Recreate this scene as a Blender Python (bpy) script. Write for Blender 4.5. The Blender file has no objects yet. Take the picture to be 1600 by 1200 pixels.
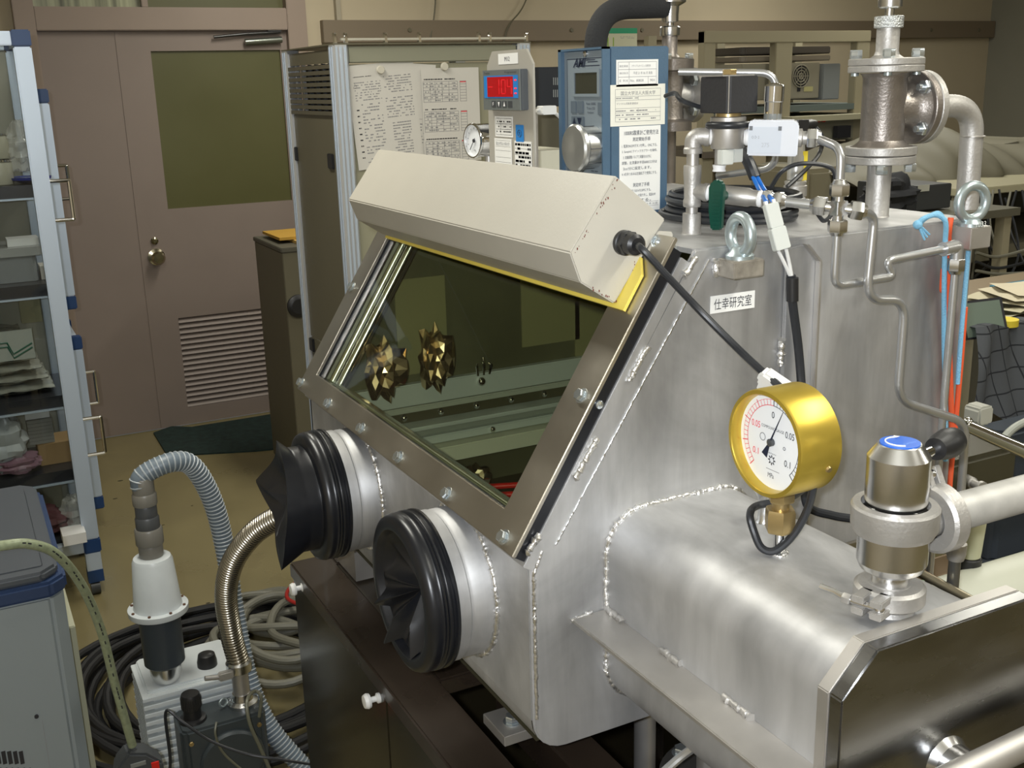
import bpy, bmesh, math, random
from mathutils import Vector as V, Matrix
random.seed(4)
S = bpy.context.scene; COL = S.collection; PI = math.pi
# ------------------------------------------------------------------ camera
F = 1690.0; CX, CY = 800.0, 600.0
CAM = V((0, 0, 1.70))
RM = Matrix(((0.4628388, 0.8860625, -0.02595164), (-0.22642325, 0.14647686, 0.96295225), (0.8570372, -0.43981561, 0.26842033)))  # world -> camera
cd = bpy.data.cameras.new('camera'); cam = bpy.data.objects.new('camera', cd); COL.objects.link(cam)
cam.matrix_world = Matrix.Translation(CAM) @ RM.transposed().to_4x4()
cd.sensor_width = 36; cd.lens = 36 * F / 1600; cd.clip_start = .02; cd.clip_end = 60
S.camera = cam
def ray(u, v): return (RM.transposed() @ V((u - CX, -(v - CY), -F))).normalized()
def P(u, v, X=None, Y=None, Z=None, D=None):      # surveyed point: sight line met with a known world plane
    r = ray(u, v)
    if X is not None: t = (X - CAM.x) / r.x
    elif Y is not None: t = (Y - CAM.y) / r.y
    elif Z is not None: t = (Z - CAM.z) / r.z
    else: t = D / (r @ (RM.transposed() @ V((0, 0, -1))))
    return CAM + r * t
def zrow(x, y, v):                                # height on the vertical line (x, y) seen at row v
    a = RM @ (V((x, y, 0)) - CAM); c = RM @ V((0, 0, 1)); k = (v - CY) / F
    return -(a.y - k * a.z) / (c.y - k * c.z)
def ppm(p): return F / -(RM @ (V(p) - CAM)).z
# ------------------------------------------------------------------ world, exposure, lights
w = bpy.data.worlds.new('world'); S.world = w; w.use_nodes = True
w.node_tree.nodes['Background'].inputs[0].default_value = (.55, .54, .50, 1); w.node_tree.nodes['Background'].inputs[1].default_value = .12
S.view_settings.view_transform = 'Standard'; S.view_settings.look = 'None'; S.view_settings.gamma = 1; S.view_settings.use_curve_mapping = False
S.view_settings.exposure = 0.34
def lamp(name, kind, loc, power, color, **k):
    l = bpy.data.lights.new(name, kind); l.energy = power; l.color = color
    for a, b in k.items(): setattr(l, a, b)
    o = bpy.data.objects.new(name, l); o.location = loc; COL.objects.link(o); return o
lamp('camera_flash', 'POINT', CAM + V((.03, -.06, .05)), 54, (.91, .95, 1.0), shadow_soft_size=.012)
CEIL = 2.75
for i, (x, y) in enumerate([(-4.3, 1.6), (-4.3, 4.4), (-2.3, .3), (-2.3, 3.0), (-.2, 1.6), (.8, 4.0)]):
    l = lamp('ceiling_tube_light', 'AREA', (x, y, CEIL - .09), 20, (1.0, .975, .87), shape='RECTANGLE', size=1.2, size_y=.22)
# ------------------------------------------------------------------ materials
MATS = {}
def mat(name, col, rough=.5, metal=0., var=0., scale=20., stretch=(1, 1, 1), bump=0., bscale=None, coat=0., emis=0., alpha=1., rvar=0., spec=None, trans=0.):
    if name in MATS: return MATS[name]
    m = bpy.data.materials.new(name); m.use_nodes = True; N = m.node_tree.nodes; L = m.node_tree.links; b = N['Principled BSDF']
    b.inputs['Base Color'].default_value = (*col, 1); b.inputs['Roughness'].default_value = rough; b.inputs['Metallic'].default_value = metal
    if coat: b.inputs['Coat Weight'].default_value = coat
    if spec is not None: b.inputs['Specular IOR Level'].default_value = spec
    if emis: b.inputs['Emission Color'].default_value = (*col, 1); b.inputs['Emission Strength'].default_value = emis
    if alpha < 1: b.inputs['Alpha'].default_value = alpha
    if trans: b.inputs['Transmission Weight'].default_value = trans
    if var or bump or rvar:
        tc = N.new('ShaderNodeTexCoord'); mp = N.new('ShaderNodeMapping'); mp.inputs['Scale'].default_value = stretch
        L.new(tc.outputs['Object'], mp.inputs[0]); n = N.new('ShaderNodeTexNoise'); n.inputs['Scale'].default_value = scale; n.inputs['Detail'].default_value = 6
        L.new(mp.outputs[0], n.inputs[0])
        if var:
            r = N.new('ShaderNodeMapRange'); r.inputs[1].default_value = .3; r.inputs[2].default_value = .7; r.inputs[3].default_value = 1 - var; r.inputs[4].default_value = 1 + var * .6
            mx = N.new('ShaderNodeVectorMath'); mx.operation = 'SCALE'; mx.inputs[0].default_value = col
            L.new(n.outputs[0], r.inputs[0]); L.new(r.outputs[0], mx.inputs['Scale']); L.new(mx.outputs[0], b.inputs['Base Color'])
        if rvar:
            r = N.new('ShaderNodeMapRange'); r.inputs[1].default_value = .3; r.inputs[2].default_value = .7; r.inputs[3].default_value = rough - rvar; r.inputs[4].default_value = rough + rvar
            L.new(n.outputs[0], r.inputs[0]); L.new(r.outputs[0], b.inputs['Roughness'])
        if bump:
            n2 = N.new('ShaderNodeTexNoise'); n2.inputs['Scale'].default_value = bscale or scale; n2.inputs['Detail'].default_value = 4; L.new(mp.outputs[0], n2.inputs[0])
            bp = N.new('ShaderNodeBump'); bp.inputs['Strength'].default_value = bump; bp.inputs['Distance'].default_value = .002
            L.new(n2.outputs[0], bp.inputs['Height']); L.new(bp.outputs[0], b.inputs['Normal'])
    MATS[name] = m; return m
STEEL = mat('satin_steel', (.53, .53, .53), .53, .72, var=.22, scale=5, stretch=(1, 1.5, .35), rvar=.08, bump=.08, bscale=40)
def mottle(m):                                    # grinding streaks and hand-worn blotches on the welded body
    N = m.node_tree.nodes; L = m.node_tree.links; b = N['Principled BSDF']; src = b.inputs['Base Color'].links[0].from_socket; tc = N.new('ShaderNodeTexCoord'); prev = src
    for sc, st, dist, lo, hi in ((3.0, (1, 1, 1), 2.5, .72, 1.15), (7., (1, 2.2, .6), 1.2, .86, 1.10), (45., (1, 2.5, .2), .5, .965, 1.03)):
        mp = N.new('ShaderNodeMapping'); mp.inputs['Scale'].default_value = st; mp.inputs['Rotation'].default_value = (.25, 0, 0); n = N.new('ShaderNodeTexNoise'); n.inputs['Scale'].default_value = sc; n.inputs['Detail'].default_value = 5; n.inputs['Distortion'].default_value = dist
        q = N.new('ShaderNodeMapRange'); q.inputs[1].default_value = .32; q.inputs[2].default_value = .68; q.inputs[3].default_value = lo; q.inputs[4].default_value = hi
        v = N.new('ShaderNodeVectorMath'); v.operation = 'SCALE'; L.new(tc.outputs['Object'], mp.inputs[0]); L.new(mp.outputs[0], n.inputs[0]); L.new(n.outputs[0], q.inputs[0]); L.new(q.outputs[0], v.inputs['Scale']); L.new(prev, v.inputs[0]); prev = v.outputs[0]
    L.new(prev, b.inputs['Base Color'])
mottle(STEEL)
STEELF = mat('brushed_steel_plate', (.50, .47, .41), .36, .95, var=.10, scale=9, stretch=(1, 1, 1), rvar=.05)
STEELD = mat('dull_steel', (.52, .50, .47), .46, .8, var=.12, scale=14, rvar=.06)
STEELP = mat('polished_steel', (.68, .68, .68), .24, 1., var=.05, scale=12)
STEELM = mat('matte_cast_steel', (.48, .465, .44), .5, .7, var=.08, scale=60, bump=.25, bscale=300)
STEELW = mat('weld_metal', (.75, .74, .72), .3, .9, var=.2, scale=300, bump=.6, bscale=250)
DOORST = mat('turned_steel_face', (.27, .27, .27), .27, 1., var=.25, scale=6, stretch=(1, 1, 4), rvar=.06)
ZINC = mat('zinc_plate', (.66, .72, .76), .25, .9, var=.1, scale=60)
ZINCD = mat('galvanised_zinc', (.50, .58, .60), .34, .75, var=.12, scale=50)
TUBE = mat('bright_tube_steel', (.55, .555, .555), .30, .8, var=.06, scale=20)
CHROME = mat('chrome', (.8, .8, .8), .07, 1.)
BRASS = mat('brass_nut', (.48, .36, .17), .35, .8, var=.12, scale=40)
GOLD = mat('gold_painted_case', (.62, .45, .07), .33, .75, var=.06, scale=30)
TEEM = mat('brownish_cast_steel', (.30, .27, .245), .40, .8, var=.10, scale=60, bump=.25, bscale=300)
RUBBER = mat('black_rubber', (.008, .009, .012), .33, 0, bump=.05, bscale=60, rvar=.05, scale=15)
BLACKP = mat('black_plastic', (.014, .014, .015), .4)
COILB = mat('black_coil_case', (.022, .022, .024), .6, bump=.2, bscale=200)
CABLE = mat('black_cable_jacket', (.02, .022, .026), .38)
FOAM = mat('black_foam_sleeve', (.022, .023, .025), .85, bump=.5, bscale=300)
WHITEP = mat('white_plastic', (.72, .72, .70), .4)
NYLON = mat('milky_nylon', (.62, .64, .60), .35)
PTFE = mat('white_sealing_tape', (.9, .9, .9), .5)
HOOD = mat('cream_grey_paint', (.50, .475, .41), .42, var=.04, scale=8, bump=.05, bscale=300)
RUST = mat('rust_marks', (.16, .04, .025), .8)
BROWN = mat('dark_brown_paint', (.030, .021, .015), .30, var=.2, scale=8, rvar=.06, coat=.2)
BROWNP = mat('dark_brown_gloss_panel', (.022, .018, .010), .16, var=.1, scale=5)
FLOOR = mat('olive_vinyl_floor', (.215, .18, .088), .34, var=.10, scale=3, rvar=.10)
WALL = mat('beige_wall_paint', (.50, .43, .305), .75, var=.03, scale=4)
WALLB = mat('grey_wall_paint', (.24, .235, .19), .75, var=.03, scale=4)
CEILM = mat('ceiling_board', (.6, .57, .48), .9)
DOORM = mat('mauve_beige_door_paint', (.245, .195, .165), .5, var=.03, scale=6)
FRAMEM = mat('beige_frame_paint', (.29, .225, .18), .5, var=.03, scale=6)
OLIVEG = mat('olive_frosted_pane', (.100, .098, .035), .35, var=.12, scale=1.6, stretch=(1, 1, 1), rvar=.05)
RAILM = mat('brown_rail_paint', (.19, .15, .102), .6)
MATG = mat('dark_green_mat', (.010, .026, .022), .9, var=.4, scale=30, bump=.6, bscale=150)
ALU = mat('anodised_aluminium', (.56, .58, .61), .35, .6, var=.04, scale=10)
ALUB = mat('bluish_aluminium_post', (.52, .60, .70), .4, .35)
BLUEC = mat('blue_corner_plastic', (.012, .045, .14), .4)
GREYPN = mat('olive_grey_panel', (.125, .112, .072), .5, var=.04, scale=6)
CREAMPN = mat('pale_cream_panel', (.30, .29, .20), .5, var=.03, scale=6)
PAPER = mat('white_paper', (.62, .60, .55), .8)
PAPERB = mat('bright_label_paper', (.85, .85, .82), .6)
INK = mat('black_ink', (.02, .02, .025), .6)
INKG = mat('grey_ink', (.24, .24, .25), .7)
INKR = mat('red_ink', (.75, .06, .08), .6)
INKB = mat('dark_blue_ink', (.006, .012, .035), .5)
BLUEBOX = mat('slate_blue_paint', (.075, .135, .205), .45, var=.05, scale=40, bump=.15, bscale=500)
BLUEFACE = mat('grey_blue_front_film', (.205, .245, .275), .4)
DKGREY = mat('dark_grey_plastic', (.055, .06, .065), .45)
MIDGREY = mat('mid_grey_plastic', (.20, .21, .20), .45)
BLUEL = mat('bright_blue_film', (.02, .22, .62), .4)
REDL = mat('red_led_window', (.40, .002, .005), .3, emis=.12)
REDS = mat('lit_red_segment', (1., .03, .05), .3, emis=.8)
PVCG = mat('grey_pvc', (.21, .20, .175), .35)
PVCD = mat('dark_grey_pvc', (.085, .09, .095), .4)
HOSEG = mat('pale_grey_hose_rib', (.42, .46, .49), .35)
HOSEB = mat('blue_grey_hose_wall', (.15, .19, .23), .4)
BELL = mat('steel_bellows', (.40, .37, .31), .24, .95)
PUMPW = mat('white_enamel', (.66, .70, .71), .35, var=.05, scale=20)
PUMPD = mat('dark_slate_motor_paint', (.045, .055, .06), .4, var=.1, scale=20)
CHILL = mat('light_grey_appliance_paint', (.25, .285, .30), .45)
CHILLID = mat('grey_lid_plastic', (.065, .073, .085), .45)
CHILB = mat('navy_band', (.02, .04, .10), .45)
HOSEGR = mat('green_braided_hose', (.25, .285, .18), .3, var=.2, scale=120)
GREENV = mat('green_handle_plastic', (.002, .055, .035), .35)
WIREB = mat('blue_wire', (.01, .15, .55), .4)
ROPEB = mat('light_blue_cord', (.22, .50, .72), .6, bump=.8, bscale=600)
ROPEO = mat('orange_cord', (.72, .10, .03), .6)
BLUEDISC = mat('blue_cap_disc', (.02, .13, .60), .35)
YEL = mat('yellow_acrylic', (.82, .66, .12), .3, var=.05, scale=10)
YELT = mat('yellow_tag', (.75, .6, .05), .5)
REDP = mat('red_plastic', (.62, .015, .012), .3)
FOIL = mat('crumpled_foil', (.8, .72, .58), .16, 1.)
INNER = mat('interior_grey_bar', (.52, .56, .56), .45, .1)
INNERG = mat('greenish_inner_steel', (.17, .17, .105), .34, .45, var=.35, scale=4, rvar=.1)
TAN = mat('brown_cardboard', (.33, .21, .09), .8)
MANILA = mat('manila_folder', (.55, .36, .10), .7)
DRAPE = mat('dusty_grey_sheet', (.155, .145, .105), .65)
PLAIDM = None
def glass(name, tint, gl=.08, rough=.02):
    m = bpy.data.materials.new(name); m.use_nodes = True; N = m.node_tree.nodes; L = m.node_tree.links; N.clear()
    o = N.new('ShaderNodeOutputMaterial'); t = N.new('ShaderNodeBsdfTransparent'); t.inputs[0].default_value = (*tint, 1)
    g = N.new('ShaderNodeBsdfGlossy'); g.inputs['Roughness'].default_value = rough; fr = N.new('ShaderNodeFresnel'); fr.inputs[0].default_value = 1.5; ge = N.new('ShaderNodeNewGeometry'); iv = N.new('ShaderNodeMath'); iv.operation = 'SUBTRACT'; iv.inputs[0].default_value = 1; L.new(ge.outputs['Backfacing'], iv.inputs[1]); ml_ = N.new('ShaderNodeMath'); ml_.operation = 'MULTIPLY'; L.new(fr.outputs[0], ml_.inputs[0]); L.new(iv.outputs[0], ml_.inputs[1])
    mx = N.new('ShaderNodeMixShader'); L.new(ml_.outputs[0], mx.inputs[0]); L.new(t.outputs[0], mx.inputs[1]); L.new(g.outputs[0], mx.inputs[2]); L.new(mx.outputs[0], o.inputs[0])
    return m
PANE = glass('tinted_window_glass', (.90, .92, .82)); CLEAR = glass('clear_acrylic', (.86, .88, .88))
BAGM = mat('clear_plastic_bag', (.62, .62, .58), .12, alpha=.42, bump=1., bscale=40)
CLEARBOX = mat('smoky_clear_plastic', (.30, .32, .33), .15, alpha=.75)
def plaid():
    m = mat('grey_plaid_cloth', (.035, .042, .05), .9); N = m.node_tree.nodes; L = m.node_tree.links; b = N['Principled BSDF']
    tc = N.new('ShaderNodeTexCoord'); sx = N.new('ShaderNodeSeparateXYZ'); L.new(tc.outputs['UV'], sx.inputs[0]); prev = None
    for i in (0, 1):
        a = N.new('ShaderNodeMath'); a.operation = 'MULTIPLY'; a.inputs[1].default_value = (13, 11)[i]; L.new(sx.outputs[i], a.inputs[0])
        f = N.new('ShaderNodeMath'); f.operation = 'FRACT'; L.new(a.outputs[0], f.inputs[0])
        c = N.new('ShaderNodeMath'); c.operation = 'LESS_THAN'; c.inputs[1].default_value = .07; L.new(f.outputs[0], c.inputs[0])
        if prev: q = N.new('ShaderNodeMath'); q.operation = 'MAXIMUM'; L.new(prev, q.inputs[0]); L.new(c.outputs[0], q.inputs[1]); prev = q.outputs[0]
        else: prev = c.outputs[0]
    mx = N.new('ShaderNodeMix'); mx.data_type = 'RGBA'; mx.inputs[6].default_value = (.06, .066, .075, 1); mx.inputs[7].default_value = (.008, .010, .014, 1)
    L.new(prev, mx.inputs[0]); L.new(mx.outputs[2], b.inputs['Base Color']); return m
PLAIDM = plaid()
# ------------------------------------------------------------------ mesh builder
def fr(o, x, y):                                  # frame: origin, x axis, y axis -> matrix
    x = V(x).normalized(); z = x.cross(V(y)).normalized(); y = z.cross(x)
    return Matrix(((x.x, y.x, z.x, o[0]), (x.y, y.y, z.y, o[1]), (x.z, y.z, z.z, o[2]), (0, 0, 0, 1)))
def axf(o, d):                                    # frame whose z is d
    d = V(d).normalized(); a = V((0, 0, 1)) if abs(d.z) < .9 else V((1, 0, 0)); x = a.cross(d).normalized()
    return fr(o, x, d.cross(x))
I4 = Matrix.Identity(4)
class MB:
    def __init__(s, M=None): s.v = []; s.f = []; s.M = M or I4
    def add(s, vs, fs):
        n = len(s.v); s.v += [s.M @ V(p) for p in vs]; s.f += [[i + n for i in f] for f in fs]; return s
    def box(s, a, b, ch=0):
        x0, y0, z0 = a; x1, y1, z1 = b
        if ch:
            return s.prism([(x0 + ch, y0), (x1 - ch, y0), (x1, y0 + ch), (x1, y1 - ch), (x1 - ch, y1), (x0 + ch, y1), (x0, y1 - ch), (x0, y0 + ch)], z0, z1)
        return s.add([(x0, y0, z0), (x1, y0, z0), (x1, y1, z0), (x0, y1, z0), (x0, y0, z1), (x1, y0, z1), (x1, y1, z1), (x0, y1, z1)],
                     [(0, 3, 2, 1), (4, 5, 6, 7), (0, 1, 5, 4), (1, 2, 6, 5), (2, 3, 7, 6), (3, 0, 4, 7)])
    def prism(s, poly, z0, z1, hole=None):        # polygon in local xy, extruded in z
        n = len(poly)
        if sum(poly[i][0] * poly[(i + 1) % n][1] - poly[(i + 1) % n][0] * poly[i][1] for i in range(n)) < 0: poly = poly[::-1]
        vs = [(*p, z0) for p in poly] + [(*p, z1) for p in poly]
        fs = [tuple(range(n))[::-1], tuple(range(n, 2 * n))] + [(i, (i + 1) % n, n + (i + 1) % n, n + i) for i in range(n)]
        return s.add(vs, fs)
    def ring(s, o, h, z0, z1):                    # rectangular frame: outer (x0,y0,x1,y1), hole
        a = [(o[0], o[1]), (o[2], o[1]), (o[2], o[3]), (o[0], o[3])]; b = [(h[0], h[1]), (h[2], h[1]), (h[2], h[3]), (h[0], h[3])]
        vs = [(*p, z) for z in (z0, z1) for p in a + b]; fs = []
        for i in range(4):
            j = (i + 1) % 4; fs += [(8 + i, 8 + j, 12 + j, 12 + i), (i, 4 + i, 4 + j, j), (i, j, 8 + j, 8 + i), (4 + i, 12 + i, 12 + j, 4 + j)]
        return s.add(vs, fs)
    def lathe(s, o, d, prof, seg=32, cap=True):   # prof: (radius, height) along d
        M0 = s.M; s.M = M0 @ axf(o, d); n = len(prof); vs = []; fs = []
        for r, h in prof:
            for k in range(seg): a = 2 * PI * k / seg; vs.append((r * math.cos(a), r * math.sin(a), h))
        for i in range(n - 1):
            for k in range(seg): j = (k + 1) % seg; fs.append((i * seg + k, i * seg + j, (i + 1) * seg + j, (i + 1) * seg + k))
        if cap: fs += [tuple(range(seg))[::-1], tuple(range((n - 1) * seg, n * seg))]
        s.add(vs, fs); s.M = M0; return s
    def cyl(s, a, b, r, r1=None, seg=24):
        a = V(a); b = V(b); return s.lathe(a, b - a, [(r, 0), (r if r1 is None else r1, (b - a).length)], seg)
    def hexn(s, o, d, r, h, z=0): return s.lathe(o, d, [(r * .92, z), (r, z + h * .12), (r, z + h * .88), (r * .92, z + h)], 6)
    def tube(s, pts, r, seg=12, rf=None, closed=False):
        pts = [V(p) for p in pts]; n = len(pts); vs = []; fs = []; up = None; L = 0
        for i, p in enumerate(pts):
            t = ((pts[(i + 1) % n] - pts[i - 1]) if closed else (pts[min(i + 1, n - 1)] - pts[max(i - 1, 0)])).normalized()
            if up is None: a = V((0, 0, 1)) if abs(t.z) < .9 else V((1, 0, 0)); up = (a - t * a.dot(t)).normalized()
            else: up = (up - t * up.dot(t)).normalized()
            if i: L += (p - pts[i - 1]).length
            b = t.cross(up); rr = rf(L) if rf else r
            for k in range(seg): a = 2 * PI * k / seg; vs.append(p + up * (rr * math.cos(a)) + b * (rr * math.sin(a)))
        for i in range(n if closed else n - 1):
            j = (i + 1) % n
            for k in range(seg): m = (k + 1) % seg; fs.append((i * seg + k, i * seg + m, j * seg + m, j * seg + k))
        if not closed: fs += [tuple(range(seg))[::-1], tuple(range((n - 1) * seg, n * seg))]
        return s.add(vs, fs)
    def torus(s, o, d, R, r, seg=40, s2=14, sx=1, sy=1):
        M = axf(o, d); return s.tube([M @ V((sx * R * math.cos(2 * PI * i / seg), sy * R * math.sin(2 * PI * i / seg), 0)) for i in range(seg)], r, s2, closed=True)
    def ball(s, o, r, sz=(1, 1, 1), seg=14):
        prof = [(max(1e-4, r * math.sin(PI * i / 10)), -r * math.cos(PI * i / 10) * sz[2]) for i in range(11)]; return s.lathe(o, (0, 0, 1), prof, seg)
    def grid(s, nu, nv, fn):
        vs = [fn(i / (nu - 1), j / (nv - 1)) for i in range(nu) for j in range(nv)]
        return s.add(vs, [(i * nv + j, (i + 1) * nv + j, (i + 1) * nv + j + 1, i * nv + j + 1) for i in range(nu - 1) for j in range(nv - 1)])
    def build(s, name, m, parent=None, origin=None, smooth=35, bevel=0, label=None):
        o0 = V(parent['_o']) if parent and '_o' in parent else (V(origin) if origin is not None else V((0, 0, 0)))
        me = bpy.data.meshes.new(name); me.from_pydata([p - o0 for p in s.v], [], s.f); me.update()
        if m: me.materials.append(m)
        ob = bpy.data.objects.new(name, me); COL.objects.link(ob)
        bm = bmesh.new(); bm.from_mesh(me); bmesh.ops.recalc_face_normals(bm, faces=bm.faces)
        if bevel: bmesh.ops.bevel(bm, geom=[e for e in bm.edges if e.is_manifold and e.calc_face_angle(0) > .5], offset=bevel, segments=2, affect='EDGES', clamp_overlap=True)
        bm.to_mesh(me); bm.free()
        if smooth:
            me.shade_smooth(); me.set_sharp_from_angle(angle=math.radians(smooth))
        if parent: ob.parent = parent; ob['_o'] = list(parent['_o'])
        else: ob.location = o0; ob['_o'] = list(o0)
        if label: ob['label'] = label
        return ob
def tag(o, label=None, cat=None, group=None, kind=None):
    if label: o['label'] = label
    if cat: o['category'] = cat
    if group: o['group'] = group
    if kind: o['kind'] = kind
    return o
def T(name, label, cat, loc, group=None, kind=None):
    o = bpy.data.objects.new(name, None); o.empty_display_size = .02; COL.objects.link(o); o.location = loc; o['_o'] = list(loc)
    return tag(o, label, cat, group, kind)
def solo(name, mb, m, label, cat, group=None, **k):
    lo = V((min(p.x for p in mb.v), min(p.y for p in mb.v), min(p.z for p in mb.v))); hi = V((max(p.x for p in mb.v), max(p.y for p in mb.v), max(p.z for p in mb.v)))
    return tag(mb.build(name, m, origin=((lo.x + hi.x) / 2, (lo.y + hi.y) / 2, lo.z), **k), label, cat, group)
def struct(name, mb, m, parent=None, **k):
    o = mb.build(name, m, parent, **k)
    if not parent: o['kind'] = 'structure'
    return o
def fillet(pts, r, n=7):
    pts = [V(p) for p in pts]; out = [pts[0]]
    for i in range(1, len(pts) - 1):
        a, b, c = pts[i - 1], pts[i], pts[i + 1]; d1 = (a - b); d2 = (c - b); k = min(r, d1.length * .48, d2.length * .48)
        p, q = b + d1.normalized() * k, b + d2.normalized() * k
        out += [p * (1 - t) ** 2 + b * (2 * t * (1 - t)) + q * t * t for t in [j / n for j in range(n + 1)]]
    return out + [pts[-1]]
def spline(pts, n=10):
    pts = [V(p) for p in pts]; q = [pts[0] * 2 - pts[1]] + pts + [pts[-1] * 2 - pts[-2]]; out = []
    for i in range(1, len(q) - 2):
        a, b, c, d = q[i - 1:i + 3]
        for j in range(n):
            t = j / n; out.append(.5 * ((2 * b) + (c - a) * t + (2 * a - 5 * b + 4 * c - d) * t * t + (3 * b - a - 3 * c + d) * t ** 3))
    return out + [pts[-1]]
def resample(pts, step):
    out = [pts[0]]; acc = 0
    for a, b in zip(pts, pts[1:]):
        L = (b - a).length; t = step - acc
        while t <= L: out.append(a.lerp(b, t / L)); t += step
        acc = L - (t - step)
    return out
def text(body, M, width, m, parent, height=None, name='lettering', bold=0, dz=.0004, shear=0):
    """flat lettering, centred on frame M, fitted to width (and height)"""
    c = bpy.data.curves.new(name, 'FONT'); c.body = body; c.size = 1; c.offset = bold; c.resolution_u = 3; c.shear = shear
    t = bpy.data.objects.new('tmp', c); COL.objects.link(t); bpy.context.view_layer.update()
    me = bpy.data.meshes.new_from_object(t.evaluated_get(bpy.context.evaluated_depsgraph_get())); bpy.data.objects.remove(t)
    if not me.vertices: return None
    xs = [v.co.x for v in me.vertices]; ys = [v.co.y for v in me.vertices]; k = width / max(1e-6, max(xs) - min(xs)); ky = height / max(1e-6, max(ys) - min(ys)) if height else k
    cx, cy = (max(xs) + min(xs)) / 2, (max(ys) + min(ys)) / 2; o0 = V(parent['_o'])
    for v in me.vertices: v.co = M @ V(((v.co.x - cx) * k, (v.co.y - cy) * ky, dz)) - o0
    me.materials.clear(); me.materials.append(m); ob = bpy.data.objects.new(name, me); COL.objects.link(ob); ob.parent = parent; ob['_o'] = list(o0)
    return ob
def at(M, x, y, z=0): return M @ Matrix.Translation((x, y, z))
def lines(M, segs, m, parent, t=.0006, dz=.0003, name='printed_lines'):
    b = MB(M)
    for x0, y0, x1, y1 in segs:
        if abs(x1 - x0) > abs(y1 - y0): b.add([(x0, y0 - t / 2, dz), (x1, y1 - t / 2, dz), (x1, y1 + t / 2, dz), (x0, y0 + t / 2, dz)], [(0, 1, 2, 3)])
        else: b.add([(x0 - t / 2, y0, dz), (x0 + t / 2, y0, dz), (x1 + t / 2, y1, dz), (x1 - t / 2, y1, dz)], [(0, 1, 2, 3)])
    return b.build(name, m, parent, smooth=0)
def greek(M, x0, x1, y0, y1, n, m, parent, dens=.7, t=None, name='printed_text'):   # rows of small print too fine to read
    b = MB(M); dy = (y0 - y1) / n; t = t or dy * .34
    for i in range(n):
        y = y0 - dy * (i + .5); x = x0
        while x < x1 - .0005:
            w_ = random.uniform(.8, 3.2) * t
            if random.random() < dens: e = min(x1, x + w_); b.add([(x, y - t / 2, .0003), (e, y - t / 2, .0003), (e, y + t / 2, .0003), (x, y + t / 2, .0003)], [(0, 1, 2, 3)])
            x += w_ + t * .4
    return b.build(name, m, parent, smooth=0)
def sheet(M, w_, h, m, parent=None, name='label_sheet', t=.0004, **k):  # centred sheet on frame M
    return MB(M).box((-w_ / 2, -h / 2, -t), (w_ / 2, h / 2, 0)).build(name, m, parent, smooth=0, **k)
FX = lambda o: fr(o, (0, 1, 0), (0, 0, 1))        # faces +X
FY = lambda o: fr(o, (1, 0, 0), (0, 0, 1))        # faces -Y
# ================================================================== ROOM
XW = -5.65
struct('floor', MB().box((XW, -1.6, -.05), (2.2, 6.86, 0)), FLOOR)
ce = T('ceiling', None, None, (0, 0, CEIL), kind='structure'); MB().box((XW, -1.6, CEIL), (2.2, 6.86, CEIL + .05)).build('ceiling_board', CEILM, ce)
struct('wall_back', MB().box((XW - .12, -1.6, 0), (XW - .02, 6.86, CEIL)), WALL)
struct('wall_left', MB().box((XW - .02, -1.7, 0), (2.2, -1.6, CEIL)), WALL)
struct('wall_right', MB().box((XW - .02, 6.86, 0), (2.2, 6.96, CEIL)), WALLB)
struct('wall_front', MB().box((2.2, -1.7, 0), (2.3, 6.96, CEIL)), WALL)
for i, (x, y) in enumerate([(-4.3, 1.6), (-4.3, 4.4), (-2.3, .3), (-2.3, 3.0), (-.2, 1.6), (.8, 4.0)]):
    MB().box((x - .64, y - .14, CEIL - .06), (x + .64, y + .14, CEIL - .001)).build('light_housing', WHITEP, ce)
# lower wall cladding is seen below the rail in the same paint; the brown rail runs along the back wall
y0 = P(485, 50, X=XW).y + .06
tr = T('trim_1', None, None, (XW, 3, 1.95), kind='structure')
zt, zb = P(1387, 33, X=XW).z, P(1387, 60, X=XW).z
MB().box((XW - .02, y0, zb), (XW + .03, P(1550, 40, X=XW).y, zt)).build('rail_board', RAILM, tr, bevel=.002)
for u in (893, 1003, 1455, 1530, 640): p = P(u, 47, X=XW + .03); MB().cyl(p, p + V((.006, 0, 0)), .012, .010).build('rail_screw', GREYPN, tr)
random.seed(31); b = MB()
for u, v, l in ((188, 751, .012), (180, 779, .010), (325, 942, .008), (150, 1012, .012), (255, 820, .006), (352, 905, .005), (620, 700, .010), (300, 790, .005), (215, 930, .006)):
    p = P(u, v, Z=.001); b.prism([(p.x + l * .4 * math.cos(a) , p.y + l * math.sin(a)) for a in [i * PI / 4 for i in range(8)]], .0005, .0012)
o_ = b.build('floor_scuff', mat('dark_scuff', (.03, .025, .015), .6), None); o_['kind'] = 'stuff'; o_['label'] = 'small dark scuff marks scattered on the olive floor'; o_['category'] = 'scuff marks'
# door set
d = T('door_1', None, None, (XW, 1.1, 0), kind='structure')
yL, yM, yR = .485, .835, 1.66
def yz(u, v, x=XW): p = P(u, v, X=x); return p.y, p.z
MB().box((XW - .02, yL, .006), (XW + .005, yM - .003, 1.985)).build('narrow_leaf', DOORM, d, bevel=.001)
wl, wt = yz(235, 80); wb = yz(260, 327)[1]; wr = yz(437, 75)[0]
ll, lt = yz(278, 497); lb = yz(293, 636)[1]; lr = ll + .62
MB(fr((XW, 0, 0), (0, 1, 0), (0, 0, 1))).box((yM, 0.006, -.02), (yR, lb, .005)).box((yM, lt, -.02), (yR, wb, .005)).box((yM, wt, -.02), (yR, 1.985, .005)) \
    .box((yM, lb, -.02), (ll, lt, .005)).box((lr, lb, -.02), (yR, lt, .005)).box((yM, wb, -.02), (wl, wt, .005)).box((wr, wb, -.02), (yR, wt, .005)).build('wide_leaf', DOORM, d)
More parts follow.
